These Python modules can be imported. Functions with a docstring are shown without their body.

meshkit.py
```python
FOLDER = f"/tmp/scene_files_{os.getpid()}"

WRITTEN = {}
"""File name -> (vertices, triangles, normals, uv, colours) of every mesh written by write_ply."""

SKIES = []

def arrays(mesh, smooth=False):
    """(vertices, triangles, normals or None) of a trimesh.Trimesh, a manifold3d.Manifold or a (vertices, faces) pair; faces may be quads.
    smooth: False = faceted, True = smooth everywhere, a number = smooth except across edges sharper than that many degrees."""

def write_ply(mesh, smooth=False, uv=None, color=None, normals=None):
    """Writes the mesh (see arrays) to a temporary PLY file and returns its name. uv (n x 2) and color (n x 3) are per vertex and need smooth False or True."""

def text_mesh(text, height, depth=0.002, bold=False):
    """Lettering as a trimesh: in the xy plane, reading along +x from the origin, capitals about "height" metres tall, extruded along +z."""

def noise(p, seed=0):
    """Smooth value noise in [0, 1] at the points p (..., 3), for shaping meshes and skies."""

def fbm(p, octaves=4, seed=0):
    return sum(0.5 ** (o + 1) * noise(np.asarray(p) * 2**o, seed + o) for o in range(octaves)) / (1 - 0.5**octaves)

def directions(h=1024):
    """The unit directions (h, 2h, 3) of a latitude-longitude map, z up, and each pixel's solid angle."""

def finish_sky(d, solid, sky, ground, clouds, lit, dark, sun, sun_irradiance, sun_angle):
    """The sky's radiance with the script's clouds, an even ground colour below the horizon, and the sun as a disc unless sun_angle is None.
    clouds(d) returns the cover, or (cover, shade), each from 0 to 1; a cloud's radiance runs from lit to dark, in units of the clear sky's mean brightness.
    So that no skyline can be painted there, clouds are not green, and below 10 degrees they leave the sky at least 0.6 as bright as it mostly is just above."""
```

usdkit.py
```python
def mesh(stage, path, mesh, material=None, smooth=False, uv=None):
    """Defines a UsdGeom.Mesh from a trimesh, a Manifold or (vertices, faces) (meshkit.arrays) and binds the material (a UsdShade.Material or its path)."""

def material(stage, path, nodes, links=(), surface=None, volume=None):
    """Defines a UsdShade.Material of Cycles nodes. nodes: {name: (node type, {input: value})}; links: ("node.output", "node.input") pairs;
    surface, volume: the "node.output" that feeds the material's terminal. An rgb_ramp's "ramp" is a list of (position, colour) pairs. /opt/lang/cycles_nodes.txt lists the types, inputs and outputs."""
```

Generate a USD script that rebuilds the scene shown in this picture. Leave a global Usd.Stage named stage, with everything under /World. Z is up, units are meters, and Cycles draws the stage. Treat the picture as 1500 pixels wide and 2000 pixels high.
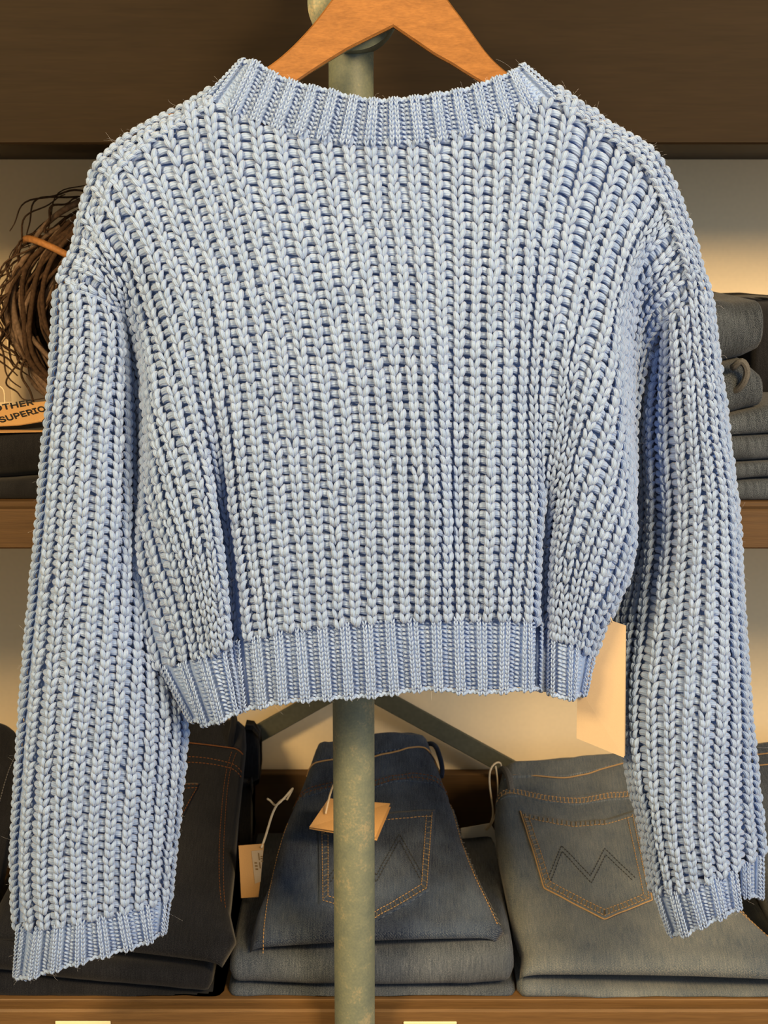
import math, random, numpy as np, trimesh, usdkit, meshkit
from scipy.interpolate import PchipInterpolator, CubicSpline
from pxr import Usd, UsdGeom, UsdLux, UsdShade, Gf, Sdf, Vt

stage = Usd.Stage.CreateInMemory()
UsdGeom.SetStageUpAxis(stage, UsdGeom.Tokens.z)
UsdGeom.SetStageMetersPerUnit(stage, 1.0)
WORLD = UsdGeom.Xform.Define(stage, '/World')
UsdGeom.Scope.Define(stage, '/World/Looks')
RNG = np.random.default_rng(7)

# ------------------------------------------------------------------ camera
FPX, TILT, EYE = 3000.0, math.atan(0.19), np.array([0.0, 0.0, 1.45])
cam = UsdGeom.Camera.Define(stage, '/World/camera')
cam.CreateHorizontalApertureAttr(24.0); cam.CreateVerticalApertureAttr(32.0)
cam.CreateFocalLengthAttr(48.0)
cam.CreateFStopAttr(13.0); cam.CreateFocusDistanceAttr(1.40)
cam.CreateClippingRangeAttr(Gf.Vec2f(0.05, 60))
cam.CreateExposureAttr(0.0)
cam.AddTranslateOp().Set(Gf.Vec3d(*EYE))
cam.AddRotateXOp().Set(90.0 - math.degrees(TILT))

# ------------------------------------------------------------------ light
def aim(prim, pos, target):
    pos, target = np.array(pos, float), np.array(target, float)
    back = pos - target; back /= np.linalg.norm(back)
    right = np.cross([0, 0, 1], back); right /= np.linalg.norm(right)
    up = np.cross(back, right)
    m = Gf.Matrix4d(*right, 0, *up, 0, *back, 0, *pos, 1)
    prim.AddTransformOp().Set(m)

def rect_light(name, pos, target, w, h, power, color):
    l = UsdLux.RectLight.Define(stage, '/World/' + name)
    l.CreateWidthAttr(w); l.CreateHeightAttr(h); l.CreateIntensityAttr(power)
    l.CreateColorAttr(Gf.Vec3f(*color)); aim(l, pos, target)
    return l

rect_light('ceiling_lamp', (1.05, -0.25, 2.15), (0.05, 1.6, 1.10), 0.60, 0.45, 72.0, (1.0, 0.665, 0.295))
rect_light('ceiling_lamp_001', (-1.15, -0.10, 2.20), (0.0, 1.7, 0.95), 0.55, 0.45, 70.0, (1.0, 0.66, 0.29))
rect_light('shop_window', (2.3, -0.9, 1.9), (0.0, 1.4, 1.15), 1.6, 1.8, 3.9, (0.62, 0.80, 1.0))
dome = UsdLux.DomeLight.Define(stage, '/World/shop_ambience')
dome.CreateIntensityAttr(0.15); dome.CreateColorAttr(Gf.Vec3f(1.0, 0.86, 0.62))

# ------------------------------------------------------------------ helpers
R_, F_, U_ = np.array([1.0, 0, 0]), np.array([0, math.cos(TILT), -math.sin(TILT)]), np.array([0, math.sin(TILT), math.cos(TILT)])
def ray(px, py):
    px, py = np.asarray(px, float), np.asarray(py, float)
    return F_ + ((px - 750) / FPX)[..., None] * R_ - ((py - 1000) / FPX)[..., None] * U_
def at(px, py, Y):
    """The point at depth Y (metres in front of the shop-floor eye point) that the photograph shows at px, py."""
    d = ray(px, py)
    return EYE + d * (np.asarray(Y, float) / d[..., 1])[..., None]
def on_plane(px, py, p0, n):
    d = ray(px, py)
    return EYE + d * ((np.dot(np.asarray(p0) - EYE, n)) / (d @ n))[..., None]

COUNT = {}
def numbered(parent, name):
    key = parent + '/' + name
    k = COUNT.get(key, 0); COUNT[key] = k + 1
    return key if k == 0 else f'{key}_{k:03d}'
def tag(prim, label=None, cat=None, group=None, kind=None):
    p = prim.GetPrim() if hasattr(prim, 'GetPrim') else prim
    for k, v in (('label', label), ('category', cat), ('group', group), ('kind', kind)):
        if v: p.SetCustomDataByKey(k, v)
    return p
def path_of(parent):
    return '/World' if parent is None else str(parent.GetPath())
def thing(name, label, cat, group=None):
    x = UsdGeom.Xform.Define(stage, numbered('/World', name))
    return tag(x, label, cat, group)
def obj(name, mesh, mat, parent=None, smooth=35, uv=None, label=None):
    m = usdkit.mesh(stage, numbered(path_of(parent), name), mesh, '/World/Looks/' + mat, smooth=smooth, uv=uv)
    if label: tag(m, label)
    return m.GetPrim()
def raw_mesh(name, V, F, N, uv, mat, parent):
    m = UsdGeom.Mesh.Define(stage, numbered(path_of(parent), name))
    m.CreatePointsAttr(Vt.Vec3fArray.FromNumpy(np.ascontiguousarray(V, np.float32)))
    m.CreateFaceVertexCountsAttr(Vt.IntArray.FromNumpy(np.full(len(F), F.shape[1], np.int32)))
    m.CreateFaceVertexIndicesAttr(Vt.IntArray.FromNumpy(np.ascontiguousarray(F, np.int32).ravel()))
    m.CreateSubdivisionSchemeAttr('none')
    if N is not None:
        m.CreateNormalsAttr(Vt.Vec3fArray.FromNumpy(np.ascontiguousarray(N, np.float32))); m.SetNormalsInterpolation('vertex')
    if uv is not None:
        UsdGeom.PrimvarsAPI(m).CreatePrimvar('st', Sdf.ValueTypeNames.TexCoord2fArray, 'vertex').Set(Vt.Vec2fArray.FromNumpy(np.ascontiguousarray(uv, np.float32)))
    UsdShade.MaterialBindingAPI.Apply(m.GetPrim()).Bind(UsdShade.Material.Get(stage, '/World/Looks/' + mat))
    return m.GetPrim()
def tubes(P, Rad, ref, sides=8, twist=0.0):
    """Many tubes at once. P (n,k,3), Rad (n,k), ref (n,3). Returns V, F, N, uv."""
    P = np.asarray(P, float); n, k, _ = P.shape
    T = np.gradient(P, axis=1); T /= np.linalg.norm(T, axis=2, keepdims=True) + 1e-12
    A = ref[:, None, :] - (ref[:, None, :] * T).sum(2, keepdims=True) * T
    A /= np.linalg.norm(A, axis=2, keepdims=True) + 1e-12
    B = np.cross(T, A)
    ang = np.linspace(0, 2 * math.pi, sides + 1)
    D = A[:, :, None, :] * np.cos(ang)[None, None, :, None] + B[:, :, None, :] * np.sin(ang)[None, None, :, None]
    V = P[:, :, None, :] + D * Rad[:, :, None, None]
    dr = np.gradient(Rad, axis=1) / (np.linalg.norm(np.gradient(P, axis=1), axis=2) + 1e-9)
    N = D - np.clip(dr, -1.5, 1.5)[:, :, None, None] * T[:, :, None, :]
    N /= np.linalg.norm(N, axis=3, keepdims=True)
    L = np.concatenate([np.zeros((n, 1)), np.cumsum(np.linalg.norm(np.diff(P, axis=1), axis=2), 1)], 1)
    uv = np.stack([np.broadcast_to(L[:, :, None], V.shape[:3]), np.broadcast_to(ang / (2 * math.pi), V.shape[:3])], -1)
    s1 = sides + 1
    i = np.arange(k - 1)[:, None] * s1 + np.arange(sides)[None, :]
    q = np.stack([i, i + 1, i + 1 + s1, i + s1], -1).reshape(-1, 4)
    F = (np.arange(n)[:, None, None] * (k * s1) + q[None]).reshape(-1, 4)
    return V.reshape(-1, 3), F, N.reshape(-1, 3), uv.reshape(-1, 2)
def merge(parts):
    V, F, N, U, o = [], [], [], [], 0
    for v, f, n, u in parts:
        V.append(v); F.append(f + o); N.append(n); U.append(u); o += len(v)
    return np.vstack(V), np.vstack(F), np.vstack(N), np.vstack(U)
def spline(pts, k):
    pts = np.asarray(pts, float)
    t = np.concatenate([[0], np.cumsum(np.linalg.norm(np.diff(pts, axis=0), axis=1))])
    if len(pts) == 2: return pts[0] + (pts[1] - pts[0]) * np.linspace(0, 1, k)[:, None]
    return CubicSpline(t, pts, axis=0)(np.linspace(0, t[-1], k))
def line(pts, k):
    pts = np.asarray(pts, float)
    t = np.concatenate([[0], np.cumsum(np.linalg.norm(np.diff(pts, axis=0), axis=1))])
    x = np.linspace(0, t[-1], k)
    return np.stack([np.interp(x, t, pts[:, i]) for i in range(pts.shape[1])], 1)
def tube_mesh(pts, r, sides=10, k=None, caps=True):
    """One smooth tube through the points as a trimesh, closed at the ends."""
    p = spline(pts, k) if k else np.asarray(pts, float)
    rad = np.broadcast_to(np.asarray(r, float), len(p)).copy() if np.ndim(r) == 0 else np.interp(np.linspace(0, 1, len(p)), np.linspace(0, 1, len(r)), r)
    ref = np.array([0.13, 0.31, 0.94])
    if abs(np.dot((p[-1] - p[0]) / (np.linalg.norm(p[-1] - p[0]) + 1e-9), ref)) > 0.9: ref = np.array([0.9, 0.3, 0.1])
    T = np.gradient(p, axis=0); T /= np.linalg.norm(T, axis=1, keepdims=True) + 1e-12
    a = ref; V = []
    ang = np.linspace(0, 2 * math.pi, sides, endpoint=False)
    for i in range(len(p)):
        a = a - np.dot(a, T[i]) * T[i]; a /= np.linalg.norm(a)
        b = np.cross(T[i], a)
        V.append(p[i] + rad[i] * (np.cos(ang)[:, None] * a + np.sin(ang)[:, None] * b))
    V = np.vstack(V); F = []
    for i in range(len(p) - 1):
        for j in range(sides):
            q = [i * sides + j, i * sides + (j + 1) % sides, (i + 1) * sides + (j + 1) % sides, (i + 1) * sides + j]
            F += [[q[0], q[1], q[2]], [q[0], q[2], q[3]]]
    if caps:
        V = np.vstack([V, p[:1], p[-1:]]); c0, c1 = len(V) - 2, len(V) - 1; m = (len(p) - 1) * sides
        for j in range(sides):
            F += [[c0, (j + 1) % sides, j], [c1, m + j, m + (j + 1) % sides]]
    return trimesh.Trimesh(V, np.array(F), process=False)
def bevel_box(x0, x1, y0, y1, z0, z1, b=0.0015):
    import manifold3d as m3
    pts = []
    for sx, x in ((1, x0), (-1, x1)):
        for sy, y in ((1, y0), (-1, y1)):
            for sz, z in ((1, z0), (-1, z1)):
                pts += [(x, y + sy * b, z + sz * b), (x + sx * b, y, z + sz * b), (x + sx * b, y + sy * b, z)]
    m = m3.Manifold.hull_points(np.array(pts)).to_mesh()
    return trimesh.Trimesh(m.vert_properties[:, :3], m.tri_verts, process=False)
def slab(poly3, thick):
    """A thin sheet with real thickness over an ordered 3-D outline (convex), extruded backwards along its normal."""
    p = np.asarray(poly3, float); n = np.cross(p[1] - p[0], p[2] - p[0]); n /= np.linalg.norm(n)
    k = len(p); V = np.vstack([p, p - n * thick]); F = []
    for i in range(1, k - 1): F += [[0, i, i + 1], [k, k + i + 1, k + i]]
    for i in range(k):
        j = (i + 1) % k; F += [[i, k + i, k + j], [i, k + j, j]]
    m = trimesh.Trimesh(V, np.array(F), process=False); m.fix_normals(); return m

# ------------------------------------------------------------------ materials
def look(name, nodes, links, surface='p.BSDF'):
    usdkit.material(stage, '/World/Looks/' + name, nodes, links, surface=surface)
def plain(name, color, rough=0.6, spec=0.4, bump=0.0, scale=60.0, var=0.08, metal=0.0):
    c = np.array(color)
    look(name, {'g': ('geometry', {}), 'n': ('noise_texture', {'scale': scale, 'detail': 6.0}),
                'r': ('rgb_ramp', {'ramp': [(0.3, tuple(c * (1 - var))), (0.7, tuple(c * (1 + var)))]}),
                'b': ('bump', {'strength': bump, 'distance': 0.001}),
                'p': ('principled_bsdf', {'roughness': rough, 'specular_ior_level': spec, 'metallic': metal})},
         [('g.position', 'n.vector'), ('n.fac', 'r.fac'), ('r.color', 'p.base_color'), ('n.fac', 'b.height'), ('b.normal', 'p.normal')])
def wood(name, dark, light, rough=0.45, spec=0.4, axis=(1.2, 30, 30), scale=6.0, bump=0.12):
    look(name, {'g': ('geometry', {}), 'm': ('mapping', {'scale': axis}),
                'n': ('noise_texture', {'scale': scale, 'detail': 7.0, 'roughness': 0.62, 'distortion': 0.6}),
                'm2': ('mapping', {'scale': (axis[0] * 5, axis[1] * 5, axis[2] * 5)}),
                'n2': ('noise_texture', {'scale': scale, 'detail': 3.0}),
                'mx': ('mix_float', {'fac': 0.35}),
                'r': ('rgb_ramp', {'ramp': [(0.28, dark), (0.52, tuple((np.array(dark) + light) / 2)), (0.75, light)]}),
                'b': ('bump', {'strength': bump, 'distance': 0.0006}),
                'p': ('principled_bsdf', {'roughness': rough, 'specular_ior_level': spec})},
         [('g.position', 'm.vector'), ('g.position', 'm2.vector'), ('m.vector', 'n.vector'), ('m2.vector', 'n2.vector'),
          ('n.fac', 'mx.a'), ('n2.fac', 'mx.b'), ('mx.result', 'r.fac'), ('r.color', 'p.base_color'), ('n2.fac', 'b.height'), ('b.normal', 'p.normal')])
def denim(name, dark, mid, light, fade=(0.35, 0.75), contrast=1.0):
    """Twill: fine diagonal ribs, heathered weft specks and upright slubs over broad worn patches."""
    look(name, {'uv': ('uvmap', {'attribute': 'st'}), 'g': ('geometry', {}),
                'ms': ('mapping', {'scale': (850, 1050, 1), 'rotation': (0, 0, 0.6)}),
                'ns': ('noise_texture', {'scale': 1.0, 'detail': 3.0, 'roughness': 0.7}),
                'mv': ('mapping', {'scale': (700, 45, 1)}),
                'nv': ('noise_texture', {'scale': 1.0, 'detail': 3.0}),
                'mw': ('mapping', {'rotation': (0, 0, 0.95)}),
                'w': ('wave_texture', {'scale': 330.0, 'distortion': 1.6, 'detail': 1.0, 'detail_scale': 2.0}),
                'nf': ('noise_texture', {'scale': 11.0, 'detail': 4.0, 'roughness': 0.6}),
                'rf': ('rgb_ramp', {'ramp': [(fade[0], dark), (0.5 * (fade[0] + fade[1]), tuple(0.5 * (np.array(dark) + mid))), (fade[1], mid)]}),
                'mx1': ('mix_float', {'fac': 0.26}), 'mx2': ('mix_float', {'fac': 0.16}),
                'rs': ('rgb_ramp', {'ramp': [(0.45, (0, 0, 0)), (0.62, (contrast,) * 3)]}),
                'rw': ('math', {'math_type': 'multiply_add', 'value2': 0.9, 'value3': 0.28}), 'ft': ('math', {'math_type': 'multiply'}),
                'bw': ('rgb_to_bw', {}),
                'mc': ('mix', {'color2': light}),
                'b': ('bump', {'strength': 0.6, 'distance': 0.0005}),
                'p': ('principled_bsdf', {'roughness': 0.92, 'specular_ior_level': 0.12, 'sheen_weight': 0.1})},
         [('uv.UV', 'ms.vector'), ('uv.UV', 'mv.vector'), ('uv.UV', 'mw.vector'), ('ms.vector', 'ns.vector'), ('mv.vector', 'nv.vector'), ('mw.vector', 'w.vector'),
          ('g.position', 'nf.vector'), ('nf.fac', 'rf.fac'), ('ns.fac', 'mx1.a'), ('nv.fac', 'mx1.b'), ('mx1.result', 'mx2.a'), ('w.fac', 'mx2.b'),
          ('mx2.result', 'rs.fac'), ('rs.color', 'bw.color'), ('nf.fac', 'rw.value1'), ('bw.val', 'ft.value1'), ('rw.value', 'ft.value2'), ('ft.value', 'mc.fac'),
          ('rf.color', 'mc.color1'), ('mc.color', 'p.base_color'), ('mx2.result', 'b.height'), ('b.normal', 'p.normal')])

YARN_A, YARN_B = (0.215, 0.345, 0.67), (0.36, 0.515, 0.86)
def yarn(name, a, b, plies, slope, strength):
    look(name, {'uv': ('uvmap', {'attribute': 'st'}), 's': ('separate_xyz', {}), 'g': ('geometry', {}),
                'u': ('math', {'math_type': 'multiply', 'value2': slope}), 'v': ('math', {'math_type': 'multiply', 'value2': plies * 2 * math.pi}),
                'a': ('math', {'math_type': 'add'}), 'w': ('math', {'math_type': 'sine'}),
                'n': ('noise_texture', {'scale': 1900.0, 'detail': 3.0}), 'nb': ('noise_texture', {'scale': 90.0, 'detail': 3.0}),
                'h': ('math', {'math_type': 'multiply_add', 'value2': 0.5, 'value3': 0.5}),
                'hn': ('mix_float', {'fac': 0.58}), 'cb': ('mix_float', {'fac': 0.55}),
                'r': ('rgb_ramp', {'ramp': [(0.25, a), (0.75, b)]}),
                'b': ('bump', {'strength': strength, 'distance': 0.0011}),
                'p': ('principled_bsdf', {'roughness': 0.9, 'specular_ior_level': 0.15, 'sheen_weight': 0.45, 'sheen_roughness': 0.45, 'sheen_tint': (0.9, 0.94, 1.0)})},
         [('uv.UV', 's.vector'), ('s.x', 'u.value1'), ('s.y', 'v.value1'), ('u.value', 'a.value1'), ('v.value', 'a.value2'), ('a.value', 'w.value1'),
          ('w.value', 'h.value1'), ('g.position', 'n.vector'), ('g.position', 'nb.vector'), ('h.value', 'hn.a'), ('n.fac', 'hn.b'),
          ('hn.result', 'cb.a'), ('nb.fac', 'cb.b'), ('cb.result', 'r.fac'), ('r.color', 'p.base_color'), ('hn.result', 'b.height'), ('b.normal', 'p.normal')])
yarn('chunky_yarn', YARN_A, YARN_B, 8, 520.0, 0.9)
yarn('fine_yarn', YARN_A, YARN_B, 4, 1800.0, 0.6)
plain('yarn_backing', (0.24, 0.37, 0.69), 0.95, 0.1, 0.3, 400)
look('fuzz', {'p': ('principled_bsdf', {'base_color': (0.7, 0.76, 0.9), 'roughness': 0.8})}, [])
plain('cream_paint', (0.86, 0.73, 0.52), 0.75, 0.25, 0.05, 180, 0.02)
wood('dark_wood', (0.0125, 0.0078, 0.0040), (0.023, 0.0145, 0.0075), 0.6, 0.12, (1.0, 14, 14), 5.0)
wood('shelf_wood', (0.066, 0.036, 0.0145), (0.135, 0.076, 0.030), 0.5, 0.4, (1.2, 30, 30), 6.0)
wood('shelf_wood_light', (0.092, 0.050, 0.019), (0.205, 0.116, 0.044), 0.5, 0.4, (1.2, 30, 30), 6.0)
wood('rail_wood', (0.085, 0.046, 0.018), (0.13, 0.075, 0.03), 0.6, 0.3, (1.2, 30, 30), 6.0)
wood('hanger_wood', (0.17, 0.072, 0.019), (0.36, 0.165, 0.046), 0.32, 0.5, (6, 40, 22), 7.0, 0.05)
look('pole_paint', {'g': ('geometry', {}), 'n': ('noise_texture', {'scale': 26.0, 'detail': 8.0, 'roughness': 0.68}), 'n2': ('noise_texture', {'scale': 420.0, 'detail': 4.0}),
                    'm': ('mix_float', {'fac': 0.3}), 'r': ('rgb_ramp', {'ramp': [(0.38, (0.120, 0.152, 0.135)), (0.55, (0.175, 0.205, 0.160)), (0.66, (0.31, 0.285, 0.19))]}),
                    'b': ('bump', {'strength': 0.25, 'distance': 0.0006}), 'p': ('principled_bsdf', {'roughness': 0.55, 'specular_ior_level': 0.4})},
     [('g.position', 'n.vector'), ('g.position', 'n2.vector'), ('n.fac', 'm.a'), ('n2.fac', 'm.b'), ('m.result', 'r.fac'), ('r.color', 'p.base_color'), ('n2.fac', 'b.height'), ('b.normal', 'p.normal')])
plain('brace_paint', (0.080, 0.083, 0.060), 0.55, 0.4, 0.1, 200, 0.12)
plain('kraft_card', (0.60, 0.355, 0.15), 0.8, 0.2, 0.08, 900, 0.05)
plain('pale_card', (0.52, 0.41, 0.285), 0.75, 0.25, 0.05, 700, 0.02)
plain('white_card', (0.85, 0.80, 0.70), 0.75, 0.25, 0.05, 700, 0.02)
plain('price_card', (0.86, 0.80, 0.55), 0.6, 0.3, 0.0, 300, 0.02)
plain('ink', (0.03, 0.028, 0.028), 0.6, 0.2, 0.0)
plain('ink_faded', (0.25, 0.16, 0.07), 0.7, 0.2, 0.0)
plain('cotton_string', (0.80, 0.66, 0.46), 0.9, 0.1, 0.3, 1500, 0.15)
plain('thread_tan', (0.42, 0.27, 0.13), 0.8, 0.2, 0.1, 900, 0.15)
plain('thread_rust', (0.15, 0.062, 0.026), 0.8, 0.2, 0.1, 900, 0.2)
plain('thread_dark', (0.035, 0.04, 0.05), 0.8, 0.2, 0.1, 900, 0.2)
plain('thread_grey', (0.20, 0.20, 0.21), 0.8, 0.2, 0.1, 900, 0.2)
plain('twig_bark', (0.060, 0.034, 0.020), 0.85, 0.2, 0.6, 260, 0.45)
plain('twig_grey', (0.17, 0.115, 0.082), 0.85, 0.2, 0.6, 260, 0.35)
plain('vine_strip', (0.36, 0.165, 0.055), 0.6, 0.3, 0.4, 260, 0.25)
plain('denim_wear', (0.20, 0.17, 0.13), 0.95, 0.1, 0.3, 900, 0.25)
plain('denim_wear_blue', (0.115, 0.115, 0.115), 0.95, 0.1, 0.3, 900, 0.25)
denim('denim_black', (0.005, 0.0055, 0.0075), (0.010, 0.011, 0.015), (0.045, 0.045, 0.05), contrast=0.7)
denim('denim_night', (0.0040, 0.0050, 0.0085), (0.0080, 0.0100, 0.0165), (0.042, 0.045, 0.054), contrast=0.7)
denim('denim_indigo', (0.0070, 0.0150, 0.042), (0.030, 0.055, 0.118), (0.15, 0.185, 0.245), (0.38, 0.64), 0.9)
denim('denim_washed', (0.013, 0.024, 0.047), (0.037, 0.055, 0.090), (0.23, 0.265, 0.32), (0.35, 0.68), 1.0)
denim('denim_stone', (0.036, 0.062, 0.104), (0.092, 0.120, 0.150), (0.29, 0.30, 0.295), (0.36, 0.64), 0.9)
denim('denim_charcoal', (0.008, 0.0125, 0.021), (0.021, 0.030, 0.045), (0.22, 0.26, 0.32), (0.38, 0.68), 0.9)

# ------------------------------------------------------------------ the setting
YF, YB, YP = 1.53, 2.00, 1.502                     # shelf fronts, back wall, pole axis
def zat(py, Y): return float(at(750, py, Y)[2])
def struct(name, mesh, mat, smooth=30):
    p = obj(name, mesh, mat, None, smooth); tag(p, kind='structure'); return p
struct('wall_back', trimesh.creation.box(bounds=[[-2.0, YB, 0], [2.0, YB + 0.08, 3.2]]), 'cream_paint')
struct('floor', trimesh.creation.box(bounds=[[-2.0, -3, -0.05], [2.0, YB + 0.08, 0]]), 'shelf_wood')

# dark wood header board above
hz = zat(282, 1.60)
tag(obj('header_board', bevel_box(-1.2, 1.2, 1.60, YB - 0.003, hz, hz + 0.62, 0.002), 'dark_wood'),
    'dark brown stained wooden cabinet front with faint horizontal grain across the top', 'cabinet')
# middle shelf
zm1, zm0 = zat(986, YF), zat(1072, YF)
t = thing('middle_shelf', 'brown wooden shelf board behind the jumper, carrying the dark jeans and the vine wreath', 'shelf')
obj('board', bevel_box(-1.2, 1.2, YF + 0.018, YB, zm0 + 0.008, zm1, 0.001), 'shelf_wood', t)
obj('front_edge', bevel_box(-1.2, 1.2, YF, YF + 0.018, zm0, zm1 - 0.0045, 0.0015), 'shelf_wood', t)
# lower shelf
zl1 = zat(1968, YF)
t = thing('lower_shelf', 'brown wooden shelf board along the bottom of the picture under the stacks of blue jeans', 'shelf')
obj('board', bevel_box(-1.2, 1.2, YF + 0.018, YB, zl1 - 0.036, zl1, 0.001), 'shelf_wood_light', t)
obj('front_edge', bevel_box(-1.2, 1.2, YF, YF + 0.018, zl1 - 0.044, zl1 - 0.003, 0.0025), 'shelf_wood_light', t)
# back rail
zr1 = zat(1512, YB - 0.02)
tag(obj('back_rail', bevel_box(-1.2, 1.2, YB - 0.02, YB, zl1, zr1, 0.0015), 'rail_wood'),
    'dark brown wooden rail along the foot of the cream wall behind the blue jeans', 'rail')
# pole and hub
px_c = float(at(691, 1500, YP)[0])
t = thing('display_pole', 'weathered grey-green painted metal pipe standing upright behind the jumper', 'pole')
m = trimesh.creation.cylinder(radius=0.0213, height=2.15, sections=64); m.apply_translation([px_c, YP, 1.075])
obj('pipe', m, 'pole_paint', t)
hc = at(691, 12, YP - 0.03)
prof = [(0, -0.030), (0.038, -0.030), (0.0415, -0.0265), (0.0415, 0.022), (0.036, 0.027), (0, 0.027)]
m = trimesh.creation.revolve(prof, sections=64); m.apply_transform(trimesh.transformations.rotation_matrix(math.pi / 2, [1, 0, 0])); m.apply_translation(hc)
obj('hub', m, 'pole_paint', t)
arm_tip = hc + np.array([0, -0.16, 0.10])
obj('arm', tube_mesh([hc + [0, 0, 0.10], hc + [0, -0.05, 0.10], arm_tip, arm_tip + [0, -0.005, 0.012]], 0.006, 12, 20), 'pole_paint', t)
obj('arm_post', tube_mesh([hc + [0, 0.0, 0.02], hc + [0, 0.0, 0.10]], 0.008, 12), 'pole_paint', t)
# diagonal braces
def brace(p0, p1, w, Y, label):
    a, b = at(*p0, Y), at(*p1, Y); d = b - a; L = np.linalg.norm(d); ang = math.atan2(d[2], d[0])
    m = bevel_box(0, L, -0.003, 0.003, -w / 2, w / 2, 0.001)
    m.apply_transform(trimesh.transformations.rotation_matrix(-ang, [0, 1, 0])); m.apply_translation(a)
    tag(obj('diagonal_brace', m, 'brace_paint'), label, 'brace', 'diagonal braces behind the pole')
brace((640, 1305), (1040, 1524), 0.024, 1.955, 'grey-green flat metal brace slanting down to the right of the pole')
brace((742, 1300), (330, 1530), 0.024, 1.972, 'grey-green flat metal brace slanting down to the left of the pole')

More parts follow.
